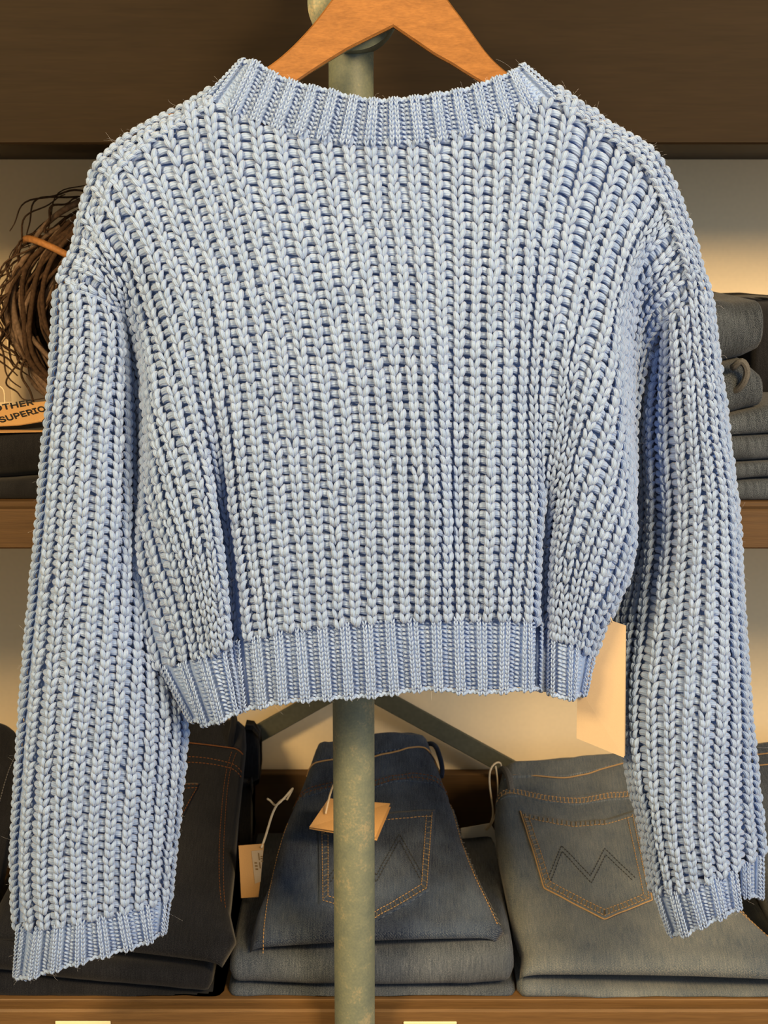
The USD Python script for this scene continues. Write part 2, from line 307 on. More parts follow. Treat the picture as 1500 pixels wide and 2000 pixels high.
# ------------------------------------------------------------------ jeans
def bent_layer(name, top, bot, Y, depth, mat, parent, seed=0, nx=70, wob=0.0025, back_rise=0.0, rest=None):
    """A folded denim layer: a round fold towards the front between two lines seen in the photograph (top and bottom of the fold)."""
    xs = np.linspace(0, 1, nx)
    T, B = line(top, nx), line(bot, nx)
    PT, PB = at(T[:, 0], T[:, 1], Y), at(B[:, 0], B[:, 1], Y)
    prof = [(depth, 1.0), (depth * 0.6, 1.0), (depth * 0.3, 1.0)] + [(0.5 * (1 - math.cos(a)) if 0 else None, a) for a in np.linspace(math.pi / 2, -math.pi / 2, 11)] + [(depth * 0.3, -1.0), (depth, -1.0)]
    V = np.zeros((nx, len(prof), 3)); UVs = np.zeros((nx, len(prof), 2))
    for i in range(nx):
        th = PT[i, 2] - PB[i, 2]; c = 0.5 * (PT[i] + PB[i]); e = min(xs[i], 1 - xs[i])
        endr = math.sqrt(max(0.0, 1 - (1 - min(1, e / 0.035)) ** 2))
        arc = 0
        for j, (a, b) in enumerate(prof):
            if a is None:
                yy = 0.75 * th * (1 - math.cos(b)) * 0.9; zz = math.copysign(abs(math.sin(b)) ** 0.75, math.sin(b)) * 0.5 * th
            else:
                yy = a; zz = 0.5 * th * b + (back_rise * a / depth)
            q = c + np.array([0, yy + (1 - endr) * 0.012, zz * (0.55 + 0.45 * endr)])
            V[i, j] = q
            if j: arc += np.linalg.norm(V[i, j] - V[i, j - 1])
            UVs[i, j] = (q[0], arc)
    nz = meshkit.fbm(np.stack([V[..., 0] * 16 + seed * 7.1, V[..., 1] * 10, V[..., 2] * 14], -1), 3, seed) - 0.5
    V[..., 1] += nz * wob * 4; V[..., 2] += (meshkit.fbm(np.stack([V[..., 0] * 22, V[..., 1] * 14 + 3, V[..., 2] * 0 + seed], -1), 2, seed + 5) - 0.5) * wob * 0.6
    if rest is not None: V[..., 2] = np.maximum(V[..., 2], rest + 0.0004)
    m = len(prof); F = []
    for i in range(nx - 1):
        for j in range(m - 1):
            F.append([i * m + j, i * m + j + 1, (i + 1) * m + j + 1, (i + 1) * m + j])
    V2, UV2 = V.reshape(-1, 3), UVs.reshape(-1, 2); F = np.array(F)
    # end caps and back
    cap = []
    for i, flip in ((0, False), (nx - 1, True)):
        o = i * m
        for j in range(m // 2):
            a, b, c, d = o + j, o + j + 1, o + m - 2 - j, o + m - 1 - j
            if b >= c: break
            cap.append([a, b, c, d] if flip else [d, c, b, a])
    back = [[i * m, (i + 1) * m, (i + 1) * m + m - 1, i * m + m - 1] for i in range(nx - 1)]
    F = np.vstack([F, np.array(cap), np.array(back)])
    tri = np.vstack([F[:, [0, 1, 2]], F[:, [0, 2, 3]]])
    tm = trimesh.Trimesh(V2, tri, process=False); nn = tm.vertex_normals
    if (nn.reshape(nx, m, 3)[nx // 2, 8, 1]) > 0: tri = tri[:, ::-1]; nn = -nn
    return raw_mesh(name, V2, tri, nn, UV2, mat, parent)

class FlatJeans:
    """Folded jeans lying on a sloping stack; the outline is given at the slope's own place, the cloth has real thickness and swells."""
    def __init__(self, left, right, front_y, back, thick, mat, parent, seed, nose=0.016, name='seat_panel'):
        # front = (px y, Y), back = (px y, Y): two points of the slope
        (fy, fY), (by, bY) = front_y, back
        a, b = at(750, fy, fY), at(750, by, bY)
        d = b - a; self.n = np.cross([1, 0, 0], d); self.n /= np.linalg.norm(self.n)
        if self.n[2] < 0: self.n = -self.n
        self.p0, self.thick, self.seed = a, thick, seed
        self.L, self.R = np.array(left, float), np.array(right, float)
        self.nt, self.ns = 90, 64
        tt = np.linspace(0, 1, self.nt)
        Lc, Rc = line(left, self.nt), line(right, self.nt)
        self.Lc, self.Rc = Lc, Rc
        ss = np.linspace(0, 1, self.ns)
        PX = Lc[:, None, 0] + (Rc - Lc)[:, None, 0] * ss[None]; PY = Lc[:, None, 1] + (Rc - Lc)[:, None, 1] * ss[None]
        base = on_plane(PX, PY, self.p0, self.n)
        H = self.height(ss[None, :] + 0 * tt[:, None], tt[:, None] + 0 * ss[None, :])
        top = base + self.n * H[..., None]
        dd = (b - a) / np.linalg.norm(b - a)
        under = np.clip((tt[:, None] - 0.88) / 0.12, 0, 1) ** 1.5; inn = np.clip(np.abs(2 * ss[None] - 1) - 0.85, 0, 0.15) / 0.15 * np.sign(ss[None] - 0.5)
        bot = base - self.n * thick * 1.0 + dd * (0.016 * under)[..., None] - np.array([1.0, 0, 0]) * (0.008 * inn + 0 * under)[..., None]
        self.top, self.base = top, base
        g = lambda A: A.reshape(-1, 3)
        V = np.vstack([g(top), g(bot)]); k = self.nt * self.ns; F = []
        for i in range(self.nt - 1):
            for j in range(self.ns - 1):
                q = [i * self.ns + j, i * self.ns + j + 1, (i + 1) * self.ns + j + 1, (i + 1) * self.ns + j]
                F += [[q[0], q[2], q[1]], [q[0], q[3], q[2]], [k + q[0], k + q[1], k + q[2]], [k + q[0], k + q[2], k + q[3]]]
        ring = [(0, j) for j in range(self.ns)] + [(i, self.ns - 1) for i in range(1, self.nt)] + [(self.nt - 1, j) for j in range(self.ns - 2, -1, -1)] + [(i, 0) for i in range(self.nt - 2, 0, -1)]
        ids = [i * self.ns + j for i, j in ring]
        for a_, b_ in zip(ids, ids[1:] + ids[:1]):
            F += [[a_, b_, k + b_], [a_, k + b_, k + a_]]
        tm = trimesh.Trimesh(V, np.array(F), process=False)
        self.flip = tm.face_normals[0] @ self.n < 0
        if self.flip: tm.invert()
        u = np.concatenate([(base[..., 0]).ravel()] * 2); v = np.concatenate([((base - a) @ (d / np.linalg.norm(d))).ravel()] * 2)
        self.prim = raw_mesh(name, V, np.array(tm.faces), np.array(tm.vertex_normals), np.stack([u, v], 1), mat, parent)
    def height(self, s, t):  # swell of the cloth above the slope
        e = np.clip(1 - np.abs(2 * s - 1), 0, 1); edge = np.sqrt(np.clip(1 - (1 - np.clip(e / 0.16, 0, 1)) ** 2, 0, 1))
        f = np.sqrt(np.clip(1 - (1 - np.clip((1 - t) / 0.07, 0, 1)) ** 2, 0, 1))
        w = np.clip(t / 0.03, 0, 1) ** 0.5
        nz = meshkit.fbm(np.stack([s * 3.5, t * 4.5, np.full_like(s, self.seed * 3.3)], -1), 3, self.seed) - 0.5
        rip = meshkit.fbm(np.stack([s * 14, t * 6, np.full_like(s, self.seed * 1.7)], -1), 2, self.seed + 3) - 0.5
        return self.thick * (-0.9 + (0.9 + 0.45 * np.sin(np.clip(s, 0, 1) * math.pi)) * edge * (0.40 + 0.60 * f) * (0.5 + 0.5 * w)) + (nz * 0.012 + rip * 0.0022) * edge * f
    def point(self, px, py, lift=0.0):
        px, py = np.asarray(px, float), np.asarray(py, float)
        # invert t from the outline by the mean line
        ym = 0.5 * (self.Lc[:, 1] + self.Rc[:, 1])
        t = np.interp(py, ym, np.linspace(0, 1, self.nt))
        for _ in range(6):
            xl = np.interp(t, np.linspace(0, 1, self.nt), self.Lc[:, 0]); xr = np.interp(t, np.linspace(0, 1, self.nt), self.Rc[:, 0])
            yl = np.interp(t, np.linspace(0, 1, self.nt), self.Lc[:, 1]); yr = np.interp(t, np.linspace(0, 1, self.nt), self.Rc[:, 1])
            s = np.clip((px - xl) / (xr - xl), 0, 1)
            yc = yl + (yr - yl) * s
            t = np.clip(t + (py - yc) / (self.Lc[-1, 1] - self.Lc[0, 1] + 1e-6) * 0.8, 0, 1)
        return on_plane(px, py, self.p0, self.n) + self.n * (self.height(s, t) + lift)[..., None]
    def patch(self, name, poly, mat, parent, lift=0.0016, n=26, label=None):
        """A sewn-on piece (pocket, band): a quad-mapped patch over four-sided px outline rows."""
        A, B = line(poly[0], n), line(poly[1], n)
        s = np.linspace(0, 1, n); PX = A[:, None, 0] + (B - A)[:, None, 0] * s[None]; PY = A[:, None, 1] + (B - A)[:, None, 1] * s[None]
        top = self.point(PX, PY, lift); rim = np.zeros((n, n), bool); rim[[0, -1]] = True; rim[:, [0, -1]] = True
        V = top.reshape(-1, 3).copy(); k = len(V)
        low = self.point(PX, PY, -0.001).reshape(-1, 3)
        V = np.vstack([V, low]); F = []
        for i in range(n - 1):
            for j in range(n - 1):
                q = [i * n + j, i * n + j + 1, (i + 1) * n + j + 1, (i + 1) * n + j]
                F += [[q[0], q[1], q[2]], [q[0], q[2], q[3]]]
        ring = [j for j in range(n)] + [i * n + n - 1 for i in range(1, n)] + [(n - 1) * n + j for j in range(n - 2, -1, -1)] + [i * n for i in range(n - 2, 0, -1)]
        G = []
        for a_, b_ in zip(ring, ring[1:] + ring[:1]): G += [[a_, k + a_, k + b_], [a_, k + b_, b_]]
        F = np.array(F + G); tm = trimesh.Trimesh(V, F, process=False)
        if tm.face_normals[:2 * (n - 1) ** 2].mean(0) @ self.n < 0: tm.invert()
        uv = np.stack([V[:, 0], (V - self.p0) @ np.cross(self.n, [1, 0, 0])], 1)
        p = raw_mesh(name, V, np.array(tm.faces), np.array(tm.vertex_normals), uv, mat, parent)
        if label: tag(p, label)
        return p
    def stitch(self, name, lines, mat, parent, r=0.00055, dash=0.0034, gap=0.0012, lift=0.0004, smooth=True, dashed=True, label=None):
        parts = []
        for pts in lines:
            q = spline(pts, 160) if smooth and len(pts) > 2 else line(pts, 160)
            P = self.point(q[:, 0], q[:, 1], lift)
            L = np.concatenate([[0], np.cumsum(np.linalg.norm(np.diff(P, axis=0), axis=1))])
            if dashed:
                n = max(1, int(L[-1] / (dash + gap))); s0 = (np.arange(n) + 0.1) * (L[-1] / n)
                S = s0[:, None] + np.linspace(0, dash, 4)[None]
            else:
                n = max(2, int(L[-1] / 0.012)); s0 = np.arange(n) * (L[-1] / n); S = s0[:, None] + np.linspace(0, L[-1] / n * 1.02, 5)[None]
            Q = np.stack([np.interp(S, L, P[:, i]) for i in range(3)], -1)
            rad = np.full(S.shape, r)
            if dashed: rad[:, [0, -1]] *= 0.45
            parts.append(tubes(Q, rad, np.repeat(self.n[None], n, 0), 6))
        V, F, N, U = merge(parts)
        p = raw_mesh(name, V, F, N, U, mat, parent)
        if label: tag(p, label)
        if name.endswith('_wear') or name.endswith('_pucker'): tag(p, kind='stuff')
        return p

def ticks(a, b, n, h):
    """Short cross marks (puckers) between two px lines."""
    A, B = line(a, n), line(b, n); return [[A[i], B[i]] for i in range(n)]

# --- centre stack, lower shelf
cj2 = thing('folded_jeans', 'washed dark jeans folded under the indigo pair in the centre stack behind the pole', 'jeans', 'folded jeans stacked on the shelves')
bent_layer('upper_fold', [(452, 1868), (640, 1868), (800, 1866), (1004, 1852)], [(442, 1928), (560, 1932), (740, 1936), (900, 1938), (1006, 1930)], 1.550, 0.34, 'denim_washed', cj2, 3)
bent_layer('lower_fold', [(448, 1927), (560, 1932), (740, 1936), (900, 1938), (1008, 1930)], [(442, 1966), (620, 1972), (900, 1974), (1008, 1966)], 1.555, 0.34, 'denim_washed', cj2, 4, rest=zl1)
cj = thing('folded_jeans', 'dark indigo jeans on top of the centre stack with a stitched zigzag back pocket', 'jeans', 'folded jeans stacked on the shelves')
J = FlatJeans([(617, 1448), (600, 1497), (577, 1553), (553, 1603), (540, 1650), (523, 1717), (500, 1767), (489, 1812), (486, 1838)],
              [(832, 1428), (862, 1500), (874, 1537), (890, 1577), (905, 1633), (936, 1705), (962, 1755), (986, 1800), (970, 1818)],
              (1838, 1.550), (1440, 1.885), 0.020, 'denim_indigo', cj, 11)
J.patch('waistband', ([(617, 1446), (680, 1450), (735, 1445), (770, 1432), (800, 1424), (830, 1428)], [(600, 1494), (650, 1490), (733, 1487), (780, 1472), (830, 1460), (858, 1484)]), 'denim_indigo', cj, 0.003)
J.patch('yoke_seam', ([(578, 1552), (645, 1538), (733, 1535), (790, 1517), (850, 1517), (873, 1526)], [(571, 1566), (645, 1552), (733, 1550), (790, 1531), (850, 1531), (877, 1542)]), 'denim_indigo', cj, 0.0015, 30)
pk = J.patch('back_pocket', ([(622, 1626), (700, 1612), (850, 1586)], [(624, 1776), (660, 1788), (732, 1813), (785, 1780), (838, 1747)]), 'denim_indigo', cj, 0.0016, 40)
J.stitch('pocket_stitching', [[(629, 1630), (631, 1770), (732, 1806), (833, 1744), (844, 1592)], [(641, 1640), (641, 1762), (732, 1795), (823, 1738), (833, 1600)], [(629, 1638), (844, 1602)]], 'thread_tan', pk, lift=0.0022, smooth=False)
J.stitch('zigzag_stitching', [[(640, 1728), (690, 1650), (735, 1722), (780, 1643), (826, 1720)], [(646, 1734), (690, 1661), (735, 1735), (780, 1655), (820, 1726)]], 'thread_dark', pk, r=0.0006, lift=0.0021, smooth=False)
J.stitch('waistband_stitching', [[(598, 1497), (650, 1494), (733, 1491), (780, 1475), (830, 1464), (857, 1487)]], 'thread_tan', cj, r=0.0011, dashed=False, lift=0.002)
J.stitch('yoke_stitching', [[(576, 1555), (645, 1541), (733, 1538), (790, 1520), (850, 1520), (872, 1529)], [(572, 1563), (645, 1549), (733, 1547), (790, 1528), (850, 1528), (874, 1538)]], 'thread_rust', cj, lift=0.002)
J.stitch('side_seam', [[(562, 1600), (540, 1665), (527, 1730), (518, 1790), (513, 1850)]], 'thread_tan', cj, r=0.0006)
J.stitch('outer_seam', [[(880, 1560), (898, 1620), (922, 1690), (950, 1750), (972, 1800)]], 'thread_tan', cj, r=0.0006)
J.stitch('pocket_wear', ticks([(632, 1640), (632, 1766)], [(640, 1640), (640, 1760)], 12, 1) + ticks([(845, 1600), (834, 1744)], [(835, 1604), (824, 1738)], 14, 1) + ticks([(736, 1806), (832, 1748)], [(736, 1796), (824, 1740)], 11, 1), 'denim_wear_blue', pk, r=0.0010, lift=0.0016, dashed=False, smooth=False)
J.stitch('seam_wear', ticks([(572, 1566), (645, 1551), (733, 1548)], [(576, 1556), (645, 1541), (733, 1538)], 16, 1) + ticks([(740, 1547), (790, 1529), (850, 1529), (874, 1538)], [(740, 1538), (790, 1520), (850, 1520), (872, 1529)], 15, 1) + ticks([(884, 1570), (903, 1630), (930, 1700), (972, 1795)], [(890, 1570), (910, 1630), (938, 1700), (978, 1795)], 22, 1), 'denim_wear_blue', cj, r=0.0008, lift=0.0012, dashed=False, smooth=False)
# belt loop on the right end of the waistband
bl = np.array([J.point(836, 1436, 0.004), J.point(846, 1444, 0.010), J.point(858, 1470, 0.014), J.point(864, 1496, 0.010), J.point(862, 1506, 0.002)])
obj('belt_loop', tube_mesh(bl, 0.0032, 8, 20), 'denim_indigo', cj)

# --- left stack
lj3 = thing('folded_jeans', 'near-black jeans folded at the bottom of the left stack on the lower shelf', 'jeans', 'folded jeans stacked on the shelves')
bent_layer('fold', [(-70, 1905), (0, 1908), (217, 1928), (330, 1936), (440, 1948)], [(-70, 1962), (0, 1967), (233, 1975), (432, 1982)], 1.555, 0.34, 'denim_night', lj3, 5, rest=zl1)
lj2 = thing('folded_jeans', 'near-black jeans folded in the middle of the left stack below the blue sleeve cuff', 'jeans', 'folded jeans stacked on the shelves')
bent_layer('fold', [(-70, 1846), (0, 1853), (213, 1884), (330, 1892), (418, 1898)], [(-70, 1904), (0, 1907), (217, 1927), (323, 1934), (405, 1946)], 1.550, 0.34, 'denim_night', lj2, 6)
lj = thing('folded_jeans', 'dark navy jeans topping the left stack, waistband and rust seams beside the left sleeve', 'jeans', 'folded jeans stacked on the shelves')
J = FlatJeans([(200, 1400), (165, 1450), (120, 1520), (60, 1620), (10, 1720), (-30, 1790), (-60, 1818)],
              [(478, 1404), (480, 1440), (474, 1500), (465, 1583), (458, 1683), (449, 1767), (461, 1820), (432, 1868)],
              (1850, 1.550), (1405, 1.90), 0.020, 'denim_night', lj, 21)
J.patch('waistband', ([(200, 1400), (340, 1404), (477, 1406)], [(165, 1455), (340, 1459), (474, 1463)]), 'denim_night', lj, 0.003)
pk = J.patch('back_pocket', ([(180, 1560), (390, 1538)], [(210, 1720), (290, 1740), (350, 1622)]), 'denim_night', lj, 0.002, 30)
J.stitch('pocket_stitching', [[(200, 1575), (386, 1548), (350, 1612)], [(240, 1556), (389, 1541)]], 'thread_rust', pk, lift=0.0024, smooth=False)
J.stitch('waistband_stitching', [[(160, 1460), (340, 1463), (474, 1467)]], 'thread_rust', lj, r=0.0008, dashed=False, lift=0.003)
J.stitch('yoke_stitching', [[(140, 1500), (367, 1488), (430, 1490), (472, 1498)], [(138, 1510), (367, 1499), (430, 1500), (471, 1508)]], 'thread_rust', lj, lift=0.0008)
J.stitch('side_seam', [[(462, 1470), (447, 1523), (440, 1600), (436, 1683), (440, 1767)], [(453, 1470), (440, 1523), (432, 1600), (428, 1683), (432, 1760)]], 'thread_rust', lj, r=0.0005)
bl = J.point(np.array([458., 457, 456, 452, 450]), np.array([1404., 1412, 1432, 1452, 1462]), 0.0); bl += np.outer([0.001, 0.008, 0.009, 0.008, 0.001], J.n)
obj('belt_loop', tube_mesh(bl, 0.0042, 8, 20), 'denim_night', lj)
lb = thing('folded_jeans', 'black jeans tucked behind the waistband of the navy pair, left of the centre stack', 'jeans', 'folded jeans stacked on the shelves')
bent_layer('fold', [(474, 1432), (492, 1434), (506, 1448)], [(474, 1548), (490, 1546), (503, 1536)], 1.900, 0.05, 'denim_black', lb, 8, 24)
bent_layer('lower_fold', [(470, 1546), (490, 1546), (500, 1540)], [(462, 1700), (470, 1700), (478, 1690)], 1.86, 0.05, 'denim_black', lb, 9, 24)
# --- far left pair
fj = thing('folded_jeans', 'black jeans at the left edge of the picture, behind the left sleeve', 'jeans', 'folded jeans stacked on the shelves')
J = FlatJeans([(-330, 1400), (-400, 1600), (-430, 1840)], [(18, 1408), (36, 1424), (34, 1500), (24, 1600), (4, 1700), (-20, 1780), (-40, 1850)], (1850, 1.56), (1408, 1.90), 0.022, 'denim_black', fj, 31)
J.stitch('outer_seam', [[(28, 1470), (12, 1520), (-6, 1590), (-20, 1680)]], 'thread_grey', fj, r=0.0006)
# --- right stack
rj2 = thing('folded_jeans', 'grey-blue jeans folded at the bottom of the right stack under the pale worn pair', 'jeans', 'folded jeans stacked on the shelves')
bent_layer('fold', [(1012, 1922), (1140, 1930), (1260, 1937), (1352, 1942), (1500, 1938), (1580, 1932)], [(1012, 1958), (1180, 1972), (1460, 1978), (1580, 1974)], 1.552, 0.34, 'denim_stone', rj2, 12, rest=zl1)
rj = thing('folded_jeans', 'faded grey-blue jeans on top of the right stack with tan-edged back pocket below the cuff', 'jeans', 'folded jeans stacked on the shelves')
J = FlatJeans([(984, 1488), (970, 1542), (966, 1590), (975, 1670), (988, 1730), (1004, 1810), (1018, 1850), (1016, 1890)],
              [(1300, 1462), (1345, 1540), (1385, 1640), (1430, 1735), (1470, 1785), (1520, 1830), (1560, 1870), (1580, 1902)],
              (1893, 1.550), (1475, 1.90), 0.020, 'denim_stone', rj, 41)
J.patch('waistband', ([(986, 1489), (1040, 1496), (1100, 1498), (1148, 1484), (1204, 1474), (1298, 1464)], [(975, 1520), (1060, 1524), (1104, 1528), (1160, 1516), (1208, 1502), (1320, 1492)]), 'denim_stone', rj, 0.003, 30)
J.patch('yoke_seam', ([(970, 1541), (1012, 1543), (1060, 1558), (1120, 1566), (1180, 1558), (1232, 1550), (1340, 1535)], [(968, 1556), (1012, 1558), (1060, 1574), (1120, 1582), (1180, 1574), (1232, 1566), (1346, 1550)]), 'denim_stone', rj, 0.0018, 36)
pk = J.patch('back_pocket', ([(1016, 1588), (1060, 1602), (1120, 1616), (1180, 1612), (1238, 1592)], [(1062, 1740), (1120, 1774), (1180, 1806), (1226, 1787), (1273, 1768)]), 'denim_stone', rj, 0.0018, 40)
J.stitch('pocket_stitching', [[(1021, 1594), (1065, 1736), (1180, 1800), (1267, 1765), (1234, 1600)], [(1033, 1604), (1074, 1729), (1180, 1788), (1256, 1758), (1224, 1606)], [(1024, 1600), (1062, 1614), (1120, 1627), (1180, 1623), (1236, 1604)]], 'thread_tan', pk, lift=0.0024, smooth=False)
J.stitch('pocket_edge', [[(1016, 1588), (1062, 1740), (1180, 1807), (1273, 1768), (1240, 1600)]], 'thread_tan', pk, r=0.0009, lift=0.0016, smooth=False, dashed=False)
J.stitch('zigzag_stitching', [[(1068, 1726), (1096, 1662), (1152, 1722), (1180, 1670), (1240, 1728)], [(1075, 1728), (1097, 1673), (1154, 1736), (1182, 1682), (1234, 1732)]], 'thread_dark', pk, r=0.0006, lift=0.0022, smooth=False)
J.stitch('waistband_stitching', [[(992, 1520), (1060, 1526), (1104, 1530), (1160, 1518), (1208, 1504), (1320, 1494)]], 'thread_tan', rj, r=0.001, dashed=False, lift=0.002)
J.stitch('yoke_stitching', [[(972, 1545), (1012, 1547), (1060, 1562), (1120, 1570), (1180, 1562), (1232, 1554), (1340, 1538)], [(970, 1553), (1012, 1555), (1060, 1571), (1120, 1579), (1180, 1571), (1232, 1563), (1344, 1547)]], 'thread_tan', rj, lift=0.002)
J.stitch('outer_seam', [[(1400, 1700), (1440, 1764), (1480, 1798), (1530, 1850)], [(1394, 1706), (1434, 1770), (1474, 1804), (1524, 1856)]], 'thread_tan', rj, r=0.0006)
J.stitch('seam_pucker', ticks([(980, 1546), (1012, 1548), (1060, 1563), (1120, 1571), (1180, 1563), (1232, 1555)], [(980, 1553), (1012, 1555), (1060, 1571), (1120, 1579), (1180, 1571), (1232, 1563)], 34, 1), 'thread_tan', rj, r=0.0007, lift=0.0016, dashed=False, smooth=False)
J.stitch('pocket_wear', ticks([(1023, 1600), (1066, 1736)], [(1033, 1600), (1074, 1730)], 15, 1) + ticks([(1070, 1742), (1180, 1800)], [(1076, 1733), (1180, 1789)], 13, 1) + ticks([(1180, 1800), (1266, 1767)], [(1180, 1789), (1257, 1759)], 10, 1) + ticks([(1026, 1594), (1062, 1606), (1120, 1618), (1180, 1615)], [(1026, 1602), (1062, 1614), (1120, 1627), (1180, 1624)], 18, 1), 'denim_wear', pk, r=0.0011, lift=0.0017, dashed=False, smooth=False)
bl = J.point(np.array([974., 978, 986, 994, 998]), np.array([1488., 1496, 1515, 1534, 1544]), 0.0); bl += np.outer([0.001, 0.010, 0.012, 0.010, 0.001], J.n)
obj('belt_loop', tube_mesh(bl, 0.0045, 8, 20), 'denim_wear_blue', rj)
LOOP_R = bl[1].copy()
# --- far right pair
qj = thing('folded_jeans', 'grey jeans at the right edge of the picture, behind the right sleeve', 'jeans', 'folded jeans stacked on the shelves')
J = FlatJeans([(1452, 1446), (1440, 1540), (1468, 1640), (1500, 1740), (1560, 1840)], [(1760, 1440), (1840, 1600), (1860, 1840)], (1850, 1.58), (1446, 1.91), 0.022, 'denim_washed', qj, 51)
J.patch('waistband', ([(1452, 1446), (1600, 1442)], [(1446, 1474), (1600, 1472)]), 'denim_washed', qj, 0.003, 14)
J.stitch('waistband_stitching', [[(1448, 1477), (1600, 1475)], [(1444, 1500), (1600, 1498)]], 'thread_tan', qj, r=0.0008, dashed=False, lift=0.002)
bent_layer('lower_fold', [(1560, 1846), (1700, 1846)], [(1560, 1970), (1700, 1970)], 1.58, 0.3, 'denim_washed', qj, 13, 20, rest=zl1)

# --- upper right stack on the middle shelf (rolled charcoal pairs)
specs = [
 ('charcoal jeans rolled over at the top of the right stack on the middle shelf', [('fold', [(1300, 596), (1400, 588), (1440, 596), (1496, 590)], [(1300, 752), (1400, 720), (1460, 706), (1493, 686)], 1.575)]),
 ('charcoal jeans with a loose denim loop, second from the top of the upper right stack', [('fold', [(1300, 752), (1400, 720), (1462, 706), (1491, 738)], [(1300, 842), (1420, 818), (1494, 794)], 1.560)]),
 ('charcoal jeans folded third from the top of the upper right stack', [('fold', [(1300, 830), (1420, 816), (1500, 794), (1620, 790)], [(1300, 866), (1420, 854), (1500, 852), (1620, 850)], 1.552)]),
 ('charcoal jeans folded third from the bottom of the upper right stack', [('fold', [(1300, 862), (1420, 856), (1500, 852), (1620, 850)], [(1300, 914), (1432, 908), (1500, 902), (1620, 900)], 1.550)]),
 ('charcoal jeans folded second from the bottom of the upper right stack', [('fold', [(1300, 910), (1432, 908), (1500, 903), (1620, 900)], [(1300, 946), (1436, 942), (1500, 936), (1620, 934)], 1.552)]),
 ('charcoal jeans folded at the bottom of the upper right stack, on the shelf', [('fold', [(1300, 944), (1436, 942), (1500, 937), (1620, 934)], [(1300, 984), (1440, 984), (1500, 984), (1620, 984)], 1.550)]),
]
UPR = []
for i, (lab, folds) in enumerate(specs):
    o = thing('rolled_jeans', lab, 'jeans', 'folded jeans stacked on the shelves'); UPR.append(o)
    for nm, tp, bt, Y in folds: bent_layer(nm, tp, [(x_, y_ - 3) for x_, y_ in bt], Y, 0.30, 'denim_charcoal', o, 60 + i, 60, 0.0035, rest=zm1)
lp = [at(1432, 716, 1.556), at(1438, 712, 1.549), at(1448, 706, 1.546), at(1457, 716, 1.546), at(1456, 740, 1.548), at(1446, 756, 1.553), at(1432, 764, 1.560)]
obj('belt_loop', tube_mesh(lp, 0.0036, 8, 24), 'denim_wear_blue', UPR[1])
o = thing('rolled_jeans', 'black jeans lying behind the charcoal rolls at the right edge, middle shelf', 'jeans', 'folded jeans stacked on the shelves')
bent_layer('fold', [(1470, 592), (1530, 590), (1640, 600)], [(1470, 790), (1530, 800), (1640, 800)], 1.66, 0.22, 'denim_black', o, 70, 24)

# --- upper left stack
o = thing('folded_jeans', 'black jeans folded on top of the upper left stack, beneath the card with lettering', 'jeans', 'folded jeans stacked on the shelves')
bent_layer('fold', [(-160, 846), (0, 842), (130, 842), (260, 850)], [(-160, 944), (0, 940), (80, 934), (260, 930)], 1.565, 0.21, 'denim_black', o, 80)
o = thing('folded_jeans', 'black jeans folded at the bottom of the upper left stack, on the middle shelf', 'jeans', 'folded jeans stacked on the shelves')
bent_layer('fold', [(-160, 944), (0, 940), (80, 935), (260, 930)], [(-160, 984), (0, 984), (130, 984), (260, 984)], 1.560, 0.21, 'denim_black', o, 81, rest=zm1)

# ------------------------------------------------------------------ cards and tags
zj = zat(842, 1.585)                                  # top of the upper left stack
def at_z(px, py, z):
    d = ray(px, py); return EYE + d * ((z - EYE[2]) / d[..., 2])[..., None]
# lettered card lying on the jeans
t = thing('lettered_card', 'tan card printed with dark capitals, lying on black jeans at the left edge', 'card')
zc = zj + 0.004
c0, c1 = at(0, 830, 1.578), at(0, 790, 1.612)
cu = c1 - c0; cu /= np.linalg.norm(cu); cn = np.cross([1.0, 0, 0], cu)
cp = lambda x, y, lift=0.0: on_plane(np.asarray(x, float), np.asarray(y, float), c0 + cn * lift, cn)
obj('card', slab(cp([-130., -130, 40, 82, 98, 97], [838., 806, 787, 783, 786, 800, ][:6])[[0, 1, 2, 3, 4, 5]] if False else cp([-130., 40, 82, 98, 96, -130], [838., 829, 822, 803, 783, 806]), 0.0012), 'kraft_card', t, False)
def card_text(txt, p0, p1, h):
    a, b = cp(*p0, 0.0003), cp(*p1, 0.0003)
    m = meshkit.text_mesh(txt, h, 0.0004, True); d = b - a; L = np.linalg.norm(d); d /= L
    m.apply_scale([L / m.bounds[1, 0], 1, 1]); up = np.cross(cn, d)
    M = np.eye(4); M[:3, 0], M[:3, 1], M[:3, 2], M[:3, 3] = d, up, cn, a
    m.apply_transform(M); obj('lettering', m, 'ink', t, False)
card_text('MOTHER', (-34, 808), (66, 790), 0.0105)
card_text('SUPERIOR', (0, 826), (104, 799), 0.0105)
q = at_z(np.array([-130., 60, 92, 88, -130]), np.array([834., 832, 834, 842, 846]), zj + 0.0012)
tag(obj('paper_sheet', slab(q[::-1], 0.001), 'kraft_card', None, False), 'plain tan paper lying under the lettered card on black jeans', 'paper')
# pale card standing behind the wreath with a white string
t = thing('hang_tag', 'pale card with white string leaning behind the vine wreath at the left edge', 'tag', 'paper tags on strings')
obj('card', slab(at(np.array([-60., 8, 22, -60]), np.array([606., 600, 784, 790]), 1.90), 0.001), 'pale_card', t, False)
obj('string', tube_mesh(at(np.array([-20., 6, 14, 8]), np.array([596., 594, 606, 620]), np.array([1.89, 1.885, 1.885, 1.89])), 0.0008, 6, 24), 'cotton_string', t)
obj('string', tube_mesh(at(np.array([-10., 2, 9, 11]), np.array([752., 756, 772, 788]), np.array([1.62, 1.62, 1.61, 1.60])), 0.0008, 6, 24), 'cotton_string', t)

